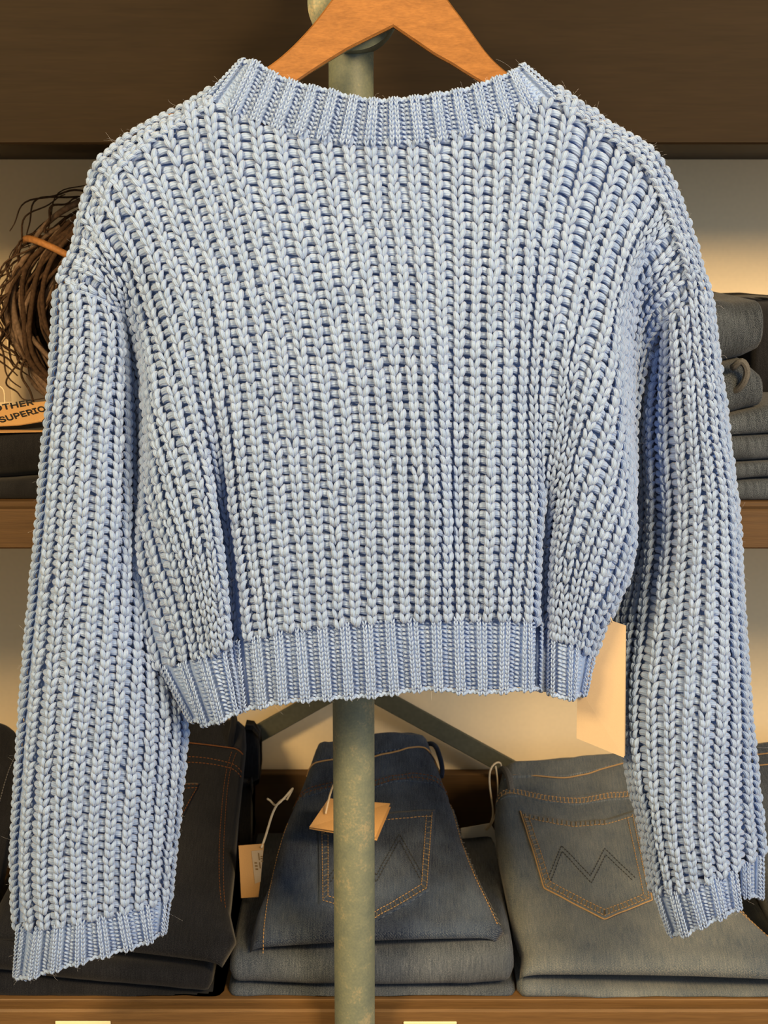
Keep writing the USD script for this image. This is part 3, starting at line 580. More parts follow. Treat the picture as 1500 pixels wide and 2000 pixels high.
# sweater hang tag
t = thing('hang_tag', 'large blank tan tag hanging from the right side of the jumper', 'tag', 'paper tags on strings')
q = at(np.array([1182., 1222, 1219, 1126, 1128]), np.array([1208., 1222, 1480, 1442, 1340]), np.array([1.398, 1.396, 1.392, 1.402, 1.402]))
obj('front_leaf', slab(q[::-1], 0.0007), 'pale_card', t, False)
q = at(np.array([1184., 1223, 1221, 1129, 1130]), np.array([1209., 1222, 1477, 1440, 1340]), np.array([1.401, 1.399, 1.396, 1.405, 1.405]))
obj('back_leaf', slab(q[::-1], 0.0007), 'pale_card', t, False)
obj('string', tube_mesh(at(np.array([1196., 1190, 1184]), np.array([1216., 1200, 1186]), np.array([1.394, 1.385, 1.385])), 0.0007, 6, 10), 'cotton_string', t)

# tag on the centre jeans, behind the pole
t = thing('hang_tag', 'folded kraft tag lying on the centre jeans behind the pole', 'tag', 'paper tags on strings')
Jc = at(690, 1600, 1.70)
q = at(np.array([604., 642, 762, 733]), np.array([1616., 1560, 1570, 1636]), np.array([1.650, 1.685, 1.68, 1.628]))
obj('front_leaf', slab(q, 0.0008), 'kraft_card', t, False)
q2 = at(np.array([604., 642, 763, 736]), np.array([1619., 1562, 1577, 1642]), np.array([1.652, 1.690, 1.684, 1.633]))
obj('back_leaf', slab(q2, 0.0008), 'kraft_card', t, False)
obj('string', tube_mesh(at(np.array([636., 640, 650, 662]), np.array([1589., 1570, 1536, 1520]), np.array([1.662, 1.668, 1.70, 1.74])), 0.0011, 6, 20), 'cotton_string', t)
# tag left of the centre jeans
t = thing('hang_tag', 'orange kraft price tag with sticker hanging between the left and centre stacks', 'tag', 'paper tags on strings')
YT = 1.66
obj('card', slab(at(np.array([466., 516, 505, 471]), np.array([1652., 1648, 1752, 1754]), np.array([YT] * 4))[::-1], 0.001), 'kraft_card', t, False)
obj('sticker', slab(at(np.array([491., 514, 509, 498]), np.array([1662., 1660, 1722, 1726]), np.array([YT - 0.0006] * 4))[::-1], 0.0003), 'pale_card', t, False)
for x0, y0, w_, h_ in ((497, 1684, 5, 3), (498, 1690, 5, 3), (499, 1696, 5, 3), (504, 1666, 2, 14), (506, 1684, 2, 12), (509, 1672, 4, 2), (509, 1676, 4, 2), (510, 1681, 4, 2)):
    obj('print', slab(at(np.array([x0, x0 + w_, x0 + w_ + 0.4 * h_ / 3, x0 + 0.4 * h_ / 3]), np.array([y0, y0, y0 + h_, y0 + h_ + 0.]), np.array([YT - 0.0012] * 4))[::-1], 0.0002), 'ink_faded', t, False)
obj('string', tube_mesh(at(np.array([510., 522, 534, 546, 556]), np.array([1656., 1622, 1585, 1566, 1560]), np.array([YT - 0.002, 1.665, 1.67, 1.69, 1.72])), 0.0013, 6, 30), 'cotton_string', t)
obj('string', tube_mesh(at(np.array([522., 530, 540, 548, 560]), np.array([1560., 1566, 1572, 1566, 1562]), np.array([1.70, 1.70, 1.69, 1.69, 1.72])), 0.0012, 6, 30), 'cotton_string', t)
# tag behind the right jeans
t = thing('hang_tag', 'pale tag with faint print in the gap left of the faded grey-blue jeans', 'tag', 'paper tags on strings')
YT = 1.86
obj('card', slab(at(np.array([900., 958, 976, 978, 906]), np.array([1618., 1608, 1640, 1676, 1690]), np.array([YT - 0.002, YT + 0.0, YT, YT, YT]))[::-1], 0.001), 'white_card', t, False)
for x0 in (924, 932, 941): obj('print', slab(at(np.array([x0, x0 + 6., x0 + 6, x0]), np.array([1648., 1650, 1656, 1654]), np.array([YT - 0.003] * 4))[::-1], 0.0002), 'ink_faded', t, False)
obj('string', tube_mesh(np.vstack([at(np.array([948., 962, 960, 956, 958, 966]), np.array([1620., 1596, 1560, 1524, 1504, 1492]), np.array([YT - 0.006, 1.85, 1.85, 1.85, 1.85, 1.86])), LOOP_R[None]]), 0.0012, 6, 40), 'cotton_string', t)
obj('string', tube_mesh(at(np.array([950., 966, 972, 972, 968]), np.array([1622., 1596, 1560, 1530, 1496]), np.array([YT - 0.006, 1.855, 1.855, 1.855, 1.86])), 0.0010, 6, 40), 'cotton_string', t)
# price labels on the lower shelf front
for lab, x0, x1, y0 in (('cream price label on the lower shelf front under the left stack', 108, 216, 1994), ('cream price label on the lower shelf front right of the pole', 788, 892, 1995)):
    a, b = at(x0, y0, YF - 0.001), at(x1, y0, YF - 0.001)
    tag(obj('price_label', bevel_box(a[0], b[0], YF - 0.0022, YF - 0.0004, a[2] - 0.03, a[2], 0.0006), 'price_card'), lab, 'label', 'price labels on the lower shelf front')

# ------------------------------------------------------------------ wreath
t = thing('vine_wreath', 'brown grapevine twig wreath standing on the left of the middle shelf behind the sleeve', 'wreath')
YW = 1.84
WC = at(392, 616, YW); zrest = zm1 + 0.003
RZ, RX, RW = float(WC[2] - zrest), 0.232, 0.043
rng = np.random.default_rng(3)
def ring_pt(phi, rr, off): return np.stack([WC[0] + (RX + rr) * np.cos(phi), WC[1] + off + 0 * phi, WC[2] + (RZ + rr) * np.sin(phi)], -1)
RO, RM = 0.0, -RW
for grp, (cnt, r0, r1, mat, nm) in enumerate(((110, 0.0016, 0.0034, 'twig_bark', 'twig'), (48, 0.0030, 0.0054, 'twig_grey', 'twig'))):
    for i in range(cnt):
        k = 34; ph0 = rng.uniform(0, 2 * math.pi); ln = rng.uniform(1.6, 3.6)
        phi = ph0 + np.linspace(0, ln, k); a = rng.uniform(0, 2 * math.pi); rad = math.sqrt(rng.uniform(0.05, 1)) * RW
        wv = a + rng.uniform(-0.5, 0.5) * np.linspace(0, ln, k)
        P = ring_pt(phi, RM + rad * np.cos(wv) * 0.95 + 0.005 * np.sin(phi * rng.uniform(3, 9) + a), rad * np.sin(wv))
        P[:, 2] = np.maximum(P[:, 2], zrest + 0.006)
        obj(nm, tube_mesh(P, rng.uniform(r0, r1) * np.array([0.6, 1, 1, 0.95, 0.55]), 7), mat, t, True)
for i in range(34):                                       # thin curly tendrils standing off
    ph = rng.uniform(math.radians(115), math.radians(205)); d = rng.uniform(0.25, 0.8) * rng.choice([-1, 1]); k = 22
    s = np.linspace(0, 1, k); lift = rng.uniform(0.012, 0.040)
    P = ring_pt(ph + d * s, RO - 0.012 + lift * np.sin(s * rng.uniform(2.0, 3.1)) + 0.003 * np.sin(s * 14 + i), rng.uniform(-0.03, 0.02) + 0.004 * np.sin(s * 9 + i))
    P[:, 2] = np.maximum(P[:, 2], zrest + 0.003)
    obj('tendril', tube_mesh(P, rng.uniform(0.0007, 0.0018) * np.array([1, 0.9, 0.5]), 5), 'twig_bark', t, True)
for ph in (150,):                                         # binding strip
    ph = math.radians(ph); aa = np.linspace(0, 2 * math.pi, 30)
    P = np.stack([ring_pt(np.array(ph - 0.16 * np.sin(x * 0.5)), RM + (RW + 0.006) * math.cos(x), (RW + 0.006) * math.sin(x)) for x in aa])
    obj('binding', tube_mesh(P, 0.0042, 8, caps=False), 'vine_strip', t, True)

# ------------------------------------------------------------------ hanger
YH = 1.427
t = thing('coat_hanger', 'honey-brown curved wooden coat hanger inside the neck of the blue jumper', 'hanger')
upper = [(768, -62), (700, -50), (655, -8), (628, 28), (600, 62), (565, 98), (525, 130), (440, 172), (330, 220)]
lower = [(768, 54), (720, 78), (680, 98), (640, 122), (604, 145), (570, 168), (500, 200), (420, 232), (330, 262)]
uR = [(768, -62), (836, -50), (874, 0), (900, 35), (925, 70), (955, 110), (990, 142), (1080, 188), (1180, 232)]
lR = [(768, 54), (812, 84), (850, 110), (880, 126), (910, 145), (942, 164), (1010, 196), (1090, 230), (1180, 268)]
from shapely.geometry import Polygon
n = 40
def hanger_side(u, l):
    A, B = line(u, n), line(l, n)
    return A, B
AL, BL = spline(upper, n), line(lower, n); AR, BR = spline(uR, n), line(lR, n)
def hanger_mesh(A, B, bend):
    th, b = 0.012, 0.0022; V = []; s = np.linspace(0, 1, n)
    Yc = YH - bend * s ** 2
    for (f, off) in ((0.0, 0), (0.0, 1), (1.0, 1), (1.0, 0)):
        pass
    rows = []
    TA, TB = at(A[:, 0], A[:, 1], Yc), at(B[:, 0], B[:, 1], Yc)
    dirn = (TB - TA); dirn /= np.linalg.norm(dirn, axis=1, keepdims=True)
    Yv = np.array([0, 1.0, 0])
    prof = [(b, -th / 2, 0), (0, -th / 2 + b, 0), (0, th / 2 - b, 0), (b, th / 2, 0), (-b, th / 2, 1), (0, th / 2 - b, 1), (0, -th / 2 + b, 1), (-b, -th / 2, 1)]
    V = np.stack([(TA if e == 0 else TB) + dirn * o + Yv * y for o, y, e in prof], 1)
    m = len(prof); F = []
    for i in range(n - 1):
        for j in range(m):
            q = [i * m + j, i * m + (j + 1) % m, (i + 1) * m + (j + 1) % m, (i + 1) * m + j]; F += [[q[0], q[1], q[2]], [q[0], q[2], q[3]]]
    for o, fl in ((0, 1), ((n - 1) * m, 0)):
        for j in range(1, m - 1): F.append([o, o + j, o + j + 1] if fl else [o, o + j + 1, o + j])
    tm = trimesh.Trimesh(V.reshape(-1, 3), np.array(F), process=False); tm.fix_normals(); return tm
obj('arm', hanger_mesh(AL, BL, 0.012), 'hanger_wood', t, 30)
obj('arm', hanger_mesh(AR, BR, 0.012), 'hanger_wood', t, 30)
hk = at(768, -55, YH)
hook_c = np.array([hk[0], YH, float(arm_tip[2]) - 0.012])
cx = hc[0] - hk[0]
hook = [hk, hk + [0, 0, 0.012], hk + [0.012, 0, 0.026]]
top = arm_tip[2] + 0.0085
R = 0.020
hook = [hk + [0, 0, -0.01], hk + [0, 0, 0.01]] + [np.array([hk[0] + (cx if False else 0) + R * math.sin(a) * 1.0, YH, top - R + R * math.cos(a)]) for a in np.linspace(2.4, -1.6, 14)]
obj('hook', tube_mesh(np.array(hook), 0.0017, 10, 60), 'ink', t, True)

# ------------------------------------------------------------------ the jumper
SW = thing('knitted_jumper', 'chunky light blue rib-knit jumper hanging back-side out on the wooden hanger', 'jumper')
YS = 1.40
def guide_panel(guides, nt=220):
    """guides {wale: [(px x, px y, swell in cm)]} -> f(w array) giving 3-D polylines (len(w), nt, 3)"""
    ks = sorted(guides); G = []
    for k in ks:
        p = np.array(guides[k], float)
        c = np.concatenate([[0], np.cumsum(np.linalg.norm(np.diff(p[:, :2], axis=0), axis=1))]); c /= c[-1]
        G.append(PchipInterpolator(c, p)(np.linspace(0, 1, nt)))
    G = np.array(G); f = PchipInterpolator(np.array(ks, float), G, axis=0)
    def ev(w):
        q = f(np.asarray(w, float)); return at(q[..., 0], q[..., 1], YS - q[..., 2] * 0.01)
    return ev, ks[0], ks[-1]
def frames(ev, w, dw=0.25):
    P = ev([w])[0]; A = ev([w - dw])[0]; B = ev([w + dw])[0]
    T = np.gradient(P, axis=0); T /= np.linalg.norm(T, axis=1, keepdims=True)
    Uv = B - A; Uv -= (Uv * T).sum(1, keepdims=True) * T; sp = np.linalg.norm(Uv, axis=1) / (2 * dw); Uv /= np.linalg.norm(Uv, axis=1, keepdims=True) + 1e-9
    N = np.cross(T, Uv)                                    # towards the viewer's side
    sgn = np.sign((N * (EYE - P)).sum(1)); sgn = 1.0 if np.median(sgn) > 0 else -1.0
    return P, -T, Uv, N * sgn, sp
def sampled(arrs, L, s): return [np.stack([np.interp(s, L, a[:, i]) for i in range(a.shape[1])], -1) if a.ndim == 2 else np.interp(s, L, a) for a in arrs]
KL = 8
def curve_k(ctrl, k):
    c = np.array(ctrl, float); t = np.linspace(0, 1, len(c)); return CubicSpline(t, c)(np.linspace(0, 1, k))
LEG = curve_k([(0.22, -0.28, -2.4, 0.8), (0.46, 0.0, 0.4, 1.85), (0.92, 0.38, 1.8, 2.42), (1.38, 0.76, 0.9, 2.15), (1.52, 1.04, -2.2, 0.9)], KL)
ARC = curve_k([(-1.0, -0.06, -2.4, 1.9), (-0.72, 0.14, -0.2, 2.9), (-0.25, 0.18, 0.8, 3.35), (0.3, 0.06, 0.6, 3.2), (0.75, -0.12, -0.3, 2.6), (1.0, -0.30, -2.5, 1.6)], KL + 1)
def knit_wale(ev, w, h, a_lim, scale, rng, out, sides=9, lift=0.0, smin=0.0, s_off=0.0, jit=1.0, step=1.0):
    P, T, Uv, N, sp = frames(ev, w); sp = sp * step; L = np.concatenate([[0], np.cumsum(np.linalg.norm(np.diff(P, axis=0), axis=1))])
    n = max(2, int(round(L[-1] / h))); hh = L[-1] / n
    s = (np.arange(n) + 0.75 + s_off) * hh; s = np.clip(s, 0, L[-1])
    p, T, Uv, N, sp = sampled([P, T, Uv, N, sp], L, s)
    a = np.clip(0.150 * sp, a_lim[0], a_lim[1]); a = np.minimum(a, 0.24 * sp + 0.0004)
    rs = np.clip(sp / 0.0135, 0.74, 1.06)
    for side in (-1, 1):
        k = len(LEG); j = rng.normal(0, 1, (n, 4)) * jit * 1.35
        x = side * LEG[None, :, 0] * a[:, None] * (1 + 0.07 * j[:, :1]) + 0.0003 * scale * j[:, 3:4]
        b = LEG[None, :, 1] * hh + 0.0004 * scale * j[:, 1:2]
        c = LEG[None, :, 2] * 0.001 * scale + lift + 0.0003 * scale * j[:, 2:3]
        r = LEG[None, :, 3] * 0.001 * scale * rs[:, None] * (1 + 0.05 * j[:, 3:4])
        Q = p[:, None] + Uv[:, None] * x[..., None] + T[:, None] * b[..., None] + N[:, None] * c[..., None]
        v, f, nn, u = tubes(Q, r, Uv, sides); u = u + np.repeat(rng.uniform(0, 1, n), k * (sides + 1))[:, None] * [0.01, 0]
        if side < 0: u = u * [1, -1]
        out.append((v, f, nn, u))
def purl_wale(ev, w, h, w_lim, scale, rng, out, sides=8, lift=0.0, s_off=0.0, step=1.0):
    P, T, Uv, N, sp = frames(ev, w); sp = sp * step; L = np.concatenate([[0], np.cumsum(np.linalg.norm(np.diff(P, axis=0), axis=1))])
    n = max(2, int(round(L[-1] / h))); hh = L[-1] / n
    s = np.clip((np.arange(n) + 0.5 + s_off) * hh, 0, L[-1])
    p, T, Uv, N, sp = sampled([P, T, Uv, N, sp], L, s)
    hw = np.clip(0.36 * sp, w_lim[0], w_lim[1])
    j = rng.normal(0, 1, (n, 4)) * 1.3; flip = 1.0
    x = flip * ARC[None, :, 0] * hw[:, None] + 0.0003 * scale * j[:, :1]
    b = ARC[None, :, 1] * hh * 1.05 + 0.0004 * scale * j[:, 1:2] + 0.06 * hh * ARC[None, :, 0] * j[:, 2:3]
    c = ARC[None, :, 2] * 0.001 * scale + lift + 0.0003 * scale * j[:, 3:4]
    r = ARC[None, :, 3] * 0.001 * scale * np.ones((n, 1)) * np.clip(sp / 0.0150, 0.80, 1.05)[:, None]
    Q = p[:, None] + Uv[:, None] * x[..., None] + T[:, None] * b[..., None] + N[:, None] * c[..., None]
    v, f, nn, u = tubes(Q, r, T, sides); u = u + np.repeat(rng.uniform(0, 1, n), ARC.shape[0] * (sides + 1))[:, None] * [0.01, 0]
    out.append((v, f, nn, u))
def sheet(ev, w0, w1, nw, off, step=4):
    """The plain cloth just under the stitches."""
    ws = np.linspace(w0, w1, nw); G = ev(ws)[:, ::step]
    dW = np.gradient(G, axis=0); dT = np.gradient(G, axis=1); N = np.cross(dT, dW); N /= np.linalg.norm(N, axis=2, keepdims=True) + 1e-12
    if np.median((N * (EYE - G)).sum(2)) < 0: N = -N
    e = np.minimum(np.linspace(0, 1, nw), np.linspace(1, 0, nw)); fo = 0.30 + 0.70 * np.clip(e / 0.12, 0, 1)
    return G + N * off * fo[:, None, None], N
def grid_faces(a, b, o=0):
    i = np.arange(a - 1)[:, None] * b + np.arange(b - 1)[None]; return np.stack([i, i + 1, i + 1 + b, i + b], -1).reshape(-1, 4) + o
def cloth_tube(name, ev, w0, w1, nw, off, back, parent, mat='yarn_backing'):
    """Cloth under the stitches on the seen side, closed round the far side of the garment."""
    G, N = sheet(ev, w0, w1, nw, off); a, b, _ = G.shape
    B = G.copy(); s = np.sin(np.linspace(0, 1, a) * math.pi)[:, None]
    lo = np.linspace(0, 1, a)[:, None]
    ends = G[:1, :, 1] * (1 - lo) + G[-1:, :, 1] * lo
    B[:, :, 1] = np.maximum(ends + back * s ** 0.5, G[:, :, 1] + 0.006)
    B[0], B[-1] = G[0], G[-1]
    V = np.vstack([G.reshape(-1, 3), B.reshape(-1, 3)]); F = np.vstack([grid_faces(a, b), grid_faces(a, b, a * b)[:, ::-1]])
    tri = np.vstack([F[:, [0, 1, 2]], F[:, [0, 2, 3]]]); tm = trimesh.Trimesh(V, tri, process=False)
    return raw_mesh(name, V, tri, np.array(tm.vertex_normals), None, mat, parent)

BODY = {
 -10: [(238,690,-4),(258,790,-3.5),(270,900,-2.5),(268,1000,-1.5),(263,1080,-.8),(270,1160,-.5),(290,1240,0),(312,1300,.3)],
 -9: [(236,655,-3.5),(262,750,-3),(278,860,-1.5),(279,950,-.5),(277,1030,.5),(287,1090,1.2),(313,1167,1.6),(338,1240,1.8),(352,1290,1.8)],
 -8: [(132,556,-.5),(175,568,.3),(215,592,0),(245,640,-2),(270,720,-2),(286,820,0),(289,900,1),(293,960,1.7),(305,1005,2.2),(335,1092,3),(364,1193,3),(382,1282,2.8)],
 -7: [(158,500,0),(192,519,.8),(224,559,.6),(251,615,-1),(275,680,-.5),(288,760,1),(294,830,2),(302,890,2.6),(317,941,3),(328,981,3.3),(350,1050,3.8),(375,1130,4),(395,1210,3.9),(410,1278,3.5)],
 -6: [(168,425,0),(185,447,.5),(216,495,1.2),(245,530,1),(264,578,.6),(280,631,.8),(294,700,1.8),(307,787,2.8),(333,867,3.6),(357,947,4),(375,1010,4.3),(392,1090,4.5),(408,1170,4.5),(425,1272,4)],
 -5: [(186,362,0),(205,385,.6),(229,434,1.4),(253,482,1.8),(283,560,1.6),(300,620,1.9),(328,712,3),(347,800,3.8),(371,880,4.3),(392,960,4.6),(407,1040,4.7),(418,1120,4.7),(438,1262,4.2)],
 -4: [(200,325,.0),(227,354,.8),(256,407,1.6),(293,485,2.4),(323,578,2.8),(339,637,3),(363,733,3.7),(392,859,4.3),(416,987,4.3),(428,1070,4.2),(437,1150,4.1),(447,1258,3.8)],
 -3: [(230,298,0.2),(261,338,1),(301,421,2),(336,509,2.9),(365,602,3.4),(387,680,3.8),(405,795,4),(425,900,3.2),(436,980,2.1),(446,1060,1.4),(452,1140,1.2),(455,1252,1.4)],
 -2: [(278,268,0.3),(312,349,1.4),(349,447,2.5),(384,535,3.3),(409,637,3.9),(427,760,4.2),(445,867,4),(455,973,3.6),(466,1060,3.4),(476,1150,3.4),(486,1245,3.4)],
 -1: [(324,243,.4),(352,338,1.6),(384,434,2.7),(419,538,3.6),(438,640,4.2),(458,760,4.5),(470,880,4.4),(484,1000,4.1),(496,1100,3.9),(507,1180,3.9),(514,1240,3.8)],
 0: [(370,222,.5),(389,317,1.8),(424,437,3),(459,557,4),(473,637,4.4),(492,760,4.8),(505,900,4.8),(516,1020,4.5),(528,1150,4.3),(535,1235,4.2)],
 1: [(408,214,.8),(425,317,2),(460,437,3.2),(490,557,4.1),(508,637,4.5),(525,760,4.9),(540,900,4.9),(550,1020,4.7),(560,1150,4.5),(566,1228,4.4)],
 2: [(452,234,1.2),(466,330,2.3),(496,437,3.5),(524,557,4.3),(543,637,4.6),(560,760,5),(575,900,5),(585,1020,4.8),(594,1150,4.6),(599,1224,4.5)],
 4: [(545,270,2),(570,400,3.2),(592,500,4.1),(618,637,4.8),(635,760,5.2),(648,900,5.2),(655,1020,5),(660,1150,4.7),(663,1218,4.6)],
 8: [(722,294,2.2),(735,400,3.3),(748,500,4.2),(762,637,5),(775,760,5.4),(785,900,5.4),(790,1020,5.2),(790,1150,4.9),(790,1208,4.7)],
 10: [(805,294,2.2),(812,400,3.3),(820,500,4.2),(828,637,5),(836,760,5.5),(843,900,5.7),(848,1020,5.5),(848,1150,5.1),(848,1208,4.8)],
 12: [(893,281,2.1),(895,400,3.2),(897,500,4.1),(897,637,4.8),(896,760,5),(895,900,4.7),(896,1020,4.4),(898,1150,4.5),(900,1208,4.5)],
 14: [(978,252,1.7),(972,380,3),(966,480,4),(961,600,4.8),(960,740,5.2),(958,880,5.3),(957,1000,5.3),(955,1120,5),(953,1208,4.6)],
 16: [(1068,216,1),(1050,330,2.4),(1037,450,3.6),(1030,560,4.2),(1024,677,4.6),(1019,800,4.8),(1019,917,4.8),(1019,1020,4.7),(1012,1120,4.5),(1006,1208,4.3)],
 17: [(1116,216,.7),(1090,330,2.2),(1070,450,3.4),(1057,560,4),(1048,663,4.4),(1041,800,4.6),(1041,890,4.5),(1042,980,4.4),(1036,1100,4.3),(1030,1210,4.1)],
 18: [(1168,246,.4),(1140,340,1.8),(1112,440,3),(1092,560,3.8),(1077,663,4.3),(1062,790,4.4),(1056,890,4.1),(1057,980,3.4),(1050,1100,2.9),(1048,1215,2.8)],
 19: [(1216,284,.3),(1183,388,1.8),(1143,513,3.2),(1119,620,4),(1102,717,4.4),(1091,823,4.4),(1077,917,3.7),(1068,1000,2.3),(1060,1100,1.3),(1058,1225,1.2)],
 20: [(1252,318,.2),(1221,393,1.4),(1183,487,2.7),(1154,593,3.7),(1125,703,4.3),(1107,810,4.5),(1093,903,4.2),(1079,990,3),(1068,1100,1.5),(1066,1235,1.2)],
 21: [(1284,358,.1),(1255,415,1),(1221,487,2.2),(1199,567,3.1),(1178,660,4),(1157,730,4.4),(1133,810,4.6),(1109,903,4.4),(1094,991,3.9),(1082,1100,3),(1078,1240,2.7)],
 22: [(1302,398,0),(1285,433,.6),(1253,473,1.2),(1223,553,2),(1209,620,2.8),(1203,700,3.6),(1187,770,4.2),(1157,850,4.5),(1133,930,4.5),(1112,1010,4.2),(1097,1100,3.7),(1088,1245,3.1)],
 23: [(1316,420,0),(1290,448,.4),(1253,490,.4),(1236,530,.6),(1224,590,.8),(1215,660,1.6),(1213,740,2.6),(1207,830,3.4),(1192,903,4),(1173,955,4.2),(1147,1035,4.2),(1122,1120,3.8),(1104,1250,3.2)],
 24: [(1332,460,0),(1300,500,0),(1265,535,-.4),(1240,580,-1),(1228,640,-1.2),(1222,720,0),(1221,820,1.6),(1219,890,2.6),(1208,970,3.4),(1187,1020,3.8),(1160,1090,3.8),(1138,1160,3.5),(1118,1252,3)],
 25: [(1348,504,-.2),(1328,522,-.2),(1290,552,-.6),(1258,587,-2),(1238,640,-2.8),(1230,720,-2),(1228,830,0),(1230,930,1.6),(1228,990,2.4),(1212,1055,3),(1188,1120,3),(1160,1190,2.8),(1132,1262,2.5)],
 26: [(1364,548,-.5),(1346,560,-.3),(1317,586,-.8),(1285,615,-2),(1258,660,-3.5),(1240,740,-4),(1233,850,-2.5),(1236,950,-.5),(1238,1030,.8),(1228,1100,1.6),(1203,1165,1.6),(1172,1220,1.4),(1148,1278,1.2)],
 27: [(1275,660,-4),(1252,740,-4.5),(1240,850,-4),(1238,950,-2.5),(1237,1030,-1),(1228,1110,0),(1205,1175,.3),(1178,1232,.3),(1160,1285,.2)],
}
SLEEVE_L = {
 0: [(108,592,-2),(107,660,-1.8),(98,780,-2),(86,900,-2),(79,1000,-2),(65,1150,-2),(51,1300,-2),(40,1450,-2),(31,1580,-2),(27,1700,-2),(34,1814,-2)],
 1: [(122,580,-.5),(127,660,-.2),(114,800,0),(101,1000,0),(85,1200,0),(66,1400,0),(56,1550,0),(50,1700,0),(62,1812,0)],
 2: [(145,580,.3),(155,660,.8),(143,800,1),(130,1000,1.2),(114,1200,1.4),(98,1400,1.5),(88,1550,1.5),(82,1700,1.4),(90,1810,1.2)],
 3: [(172,590,.5),(187,660,1.2),(174,800,1.6),(162,1000,2),(146,1200,2.2),(130,1400,2.3),(120,1550,2.2),(115,1700,2),(120,1806,1.8)],
 4: [(200,605,.3),(217,665,1),(206,800,1.6),(195,1000,2),(180,1200,2.4),(164,1400,2.5),(153,1550,2.5),(148,1700,2.2),(150,1801,2)],
 5: [(222,620,-.3),(236,680,.2),(232,800,.8),(225,1000,1.5),(212,1200,2.2),(198,1400,2.5),(187,1550,2.4),(181,1700,2.2),(181,1795,2)],
 6: [(235,640,-1.2),(246,700,-1),(249,800,-.6),(248,1000,.2),(242,1200,1.4),(231,1400,2.2),(220,1550,2.2),(213,1700,2),(212,1788,1.8)],
 7: [(244,660,-2.2),(254,740,-2.2),(260,840,-2.2),(266,1000,-1.4),(268,1200,.2),(263,1400,1.6),(254,1550,1.8),(245,1700,1.6),(243,1780,1.5)],
 8: [(250,680,-3.2),(260,760,-3.4),(270,860,-3.4),(280,1000,-3),(290,1200,-1.2),(293,1400,.8),(285,1550,1.1),(275,1700,1),(272,1773,1)],
 9: [(255,700,-4.2),(266,780,-4.4),(280,880,-4.4),(292,1000,-4.2),(310,1200,-2.6),(320,1400,-.2),(313,1550,.2),(302,1700,.3),(298,1766,.3)],
 10: [(258,720,-5),(272,800,-5.2),(288,900,-5.2),(302,1010,-5.2),(325,1200,-4),(343,1400,-1.2),(337,1550,-.7),(325,1690,-.6),(320,1760,-.5)],
 11: [(260,740,-5.6),(276,820,-5.8),(294,920,-6),(310,1020,-6),(338,1200,-5),(360,1410,-2.4),(350,1560,-1.8),(337,1690,-1.6),(331,1755,-1.5)],
}
SLEEVE_R = {
 -2: [(1256,720,-7),(1234,850,-7.5),(1230,1000,-7.5),(1216,1120,-7),(1206,1200,-6.5),(1210,1290,-5.5),(1215,1400,-4),(1228,1520,-3.2),(1248,1600,-3),(1272,1735,-3)],
 -1: [(1268,720,-5.5),(1256,850,-6),(1262,1000,-6),(1240,1150,-5.5),(1219,1280,-4),(1221,1400,-2.5),(1234,1520,-1.8),(1254,1600,-1.6),(1277,1735,-1.5)],
 0: [(1290,690,-3.5),(1270,850,-4.2),(1273,1000,-4.2),(1256,1200,-3),(1238,1380,-1),(1248,1520,-.3),(1266,1600,-.2),(1291,1740,-.2)],
 1: [(1305,670,-1.5),(1296,850,-2.2),(1304,1000,-2.2),(1290,1200,-1),(1272,1400,.6),(1278,1550,.9),(1312,1742,.8)],
 2: [(1318,655,-.2),(1328,850,-.6),(1336,1000,-.4),(1323,1200,.4),(1308,1400,1.6),(1308,1550,1.8),(1335,1740,1.5)],
 3: [(1338,640,.4),(1355,850,.6),(1364,1000,.8),(1356,1200,1.4),(1343,1400,2.2),(1340,1550,2.3),(1360,1732,1.9)],
 4: [(1358,628,.4),(1376,850,.9),(1390,1000,1.2),(1386,1200,1.8),(1376,1400,2.3),(1371,1550,2.3),(1386,1722,2)],
 5: [(1374,618,0),(1396,850,.4),(1413,1000,.8),(1414,1200,1.3),(1408,1400,1.8),(1402,1550,1.8),(1411,1710,1.6)],
 6: [(1384,610,-.8),(1409,850,-.4),(1428,1000,-.1),(1433,1200,.3),(1436,1400,.7),(1432,1550,.8),(1438,1698,.6)],
 7: [(1389,608,-2),(1417,850,-1.8),(1435,1000,-1.6),(1446,1200,-1.2),(1456,1400,-.8),(1460,1550,-.6),(1468,1680,-.8)],
 8: [(1391,606,-3.5),(1420,850,-3.4),(1438,1000,-3.2),(1450,1200,-3),(1464,1400,-2.6),(1480,1560,-2.2),(1490,1665,-2.4)],
}
for k in range(0, 18):
    if k in BODY: x, y, d = BODY[k][0]; BODY[k][0] = (x, y - 20, d - 0.3)
for k in range(-10, 27):
    if k in BODY: x, y, d = BODY[k][-1]; BODY[k][-1] = (x, y + 9, d)
for G_, ks in ((SLEEVE_L, range(0, 12)), (SLEEVE_R, range(-2, 9))):
    for k in ks:
        x, y, d = G_[k][0]; G_[k][0] = (x + (2 if G_ is SLEEVE_L else -3), y - (22 if d > -3 else 6) - (16 if G_ is SLEEVE_R and 1 <= k <= 5 else 0), d - 0.3)
        x, y, d = G_[k][-1]; G_[k][-1] = (x, y + 7, d)
EDGE_L = {0: [(412,176,-1.2),(350,213,-1.2),(300,238,-1.2),(252,266,-1.2),(217,295,-1.2),(190,325,-1.2),(173,372,-1.2),(159,422,-1.2),(148,480,-1.2),(128,522,-1.2),(115,554,-1.4)],
          1: [(410,188,-.2),(356,222,-.2),(308,248,-.2),(262,276,-.2),(230,304,-.2),(206,334,-.2),(190,380,-.2),(177,430,-.2),(166,486,-.2),(148,528,-.3),(136,560,-.5)],
          2: [(412,202,.6),(364,234,.6),(318,260,.6),(274,288,.6),(244,316,.7),(221,344,.7),(206,388,.7),(194,438,.7),(183,490,.6),(165,534,.5),(152,566,.2)]}
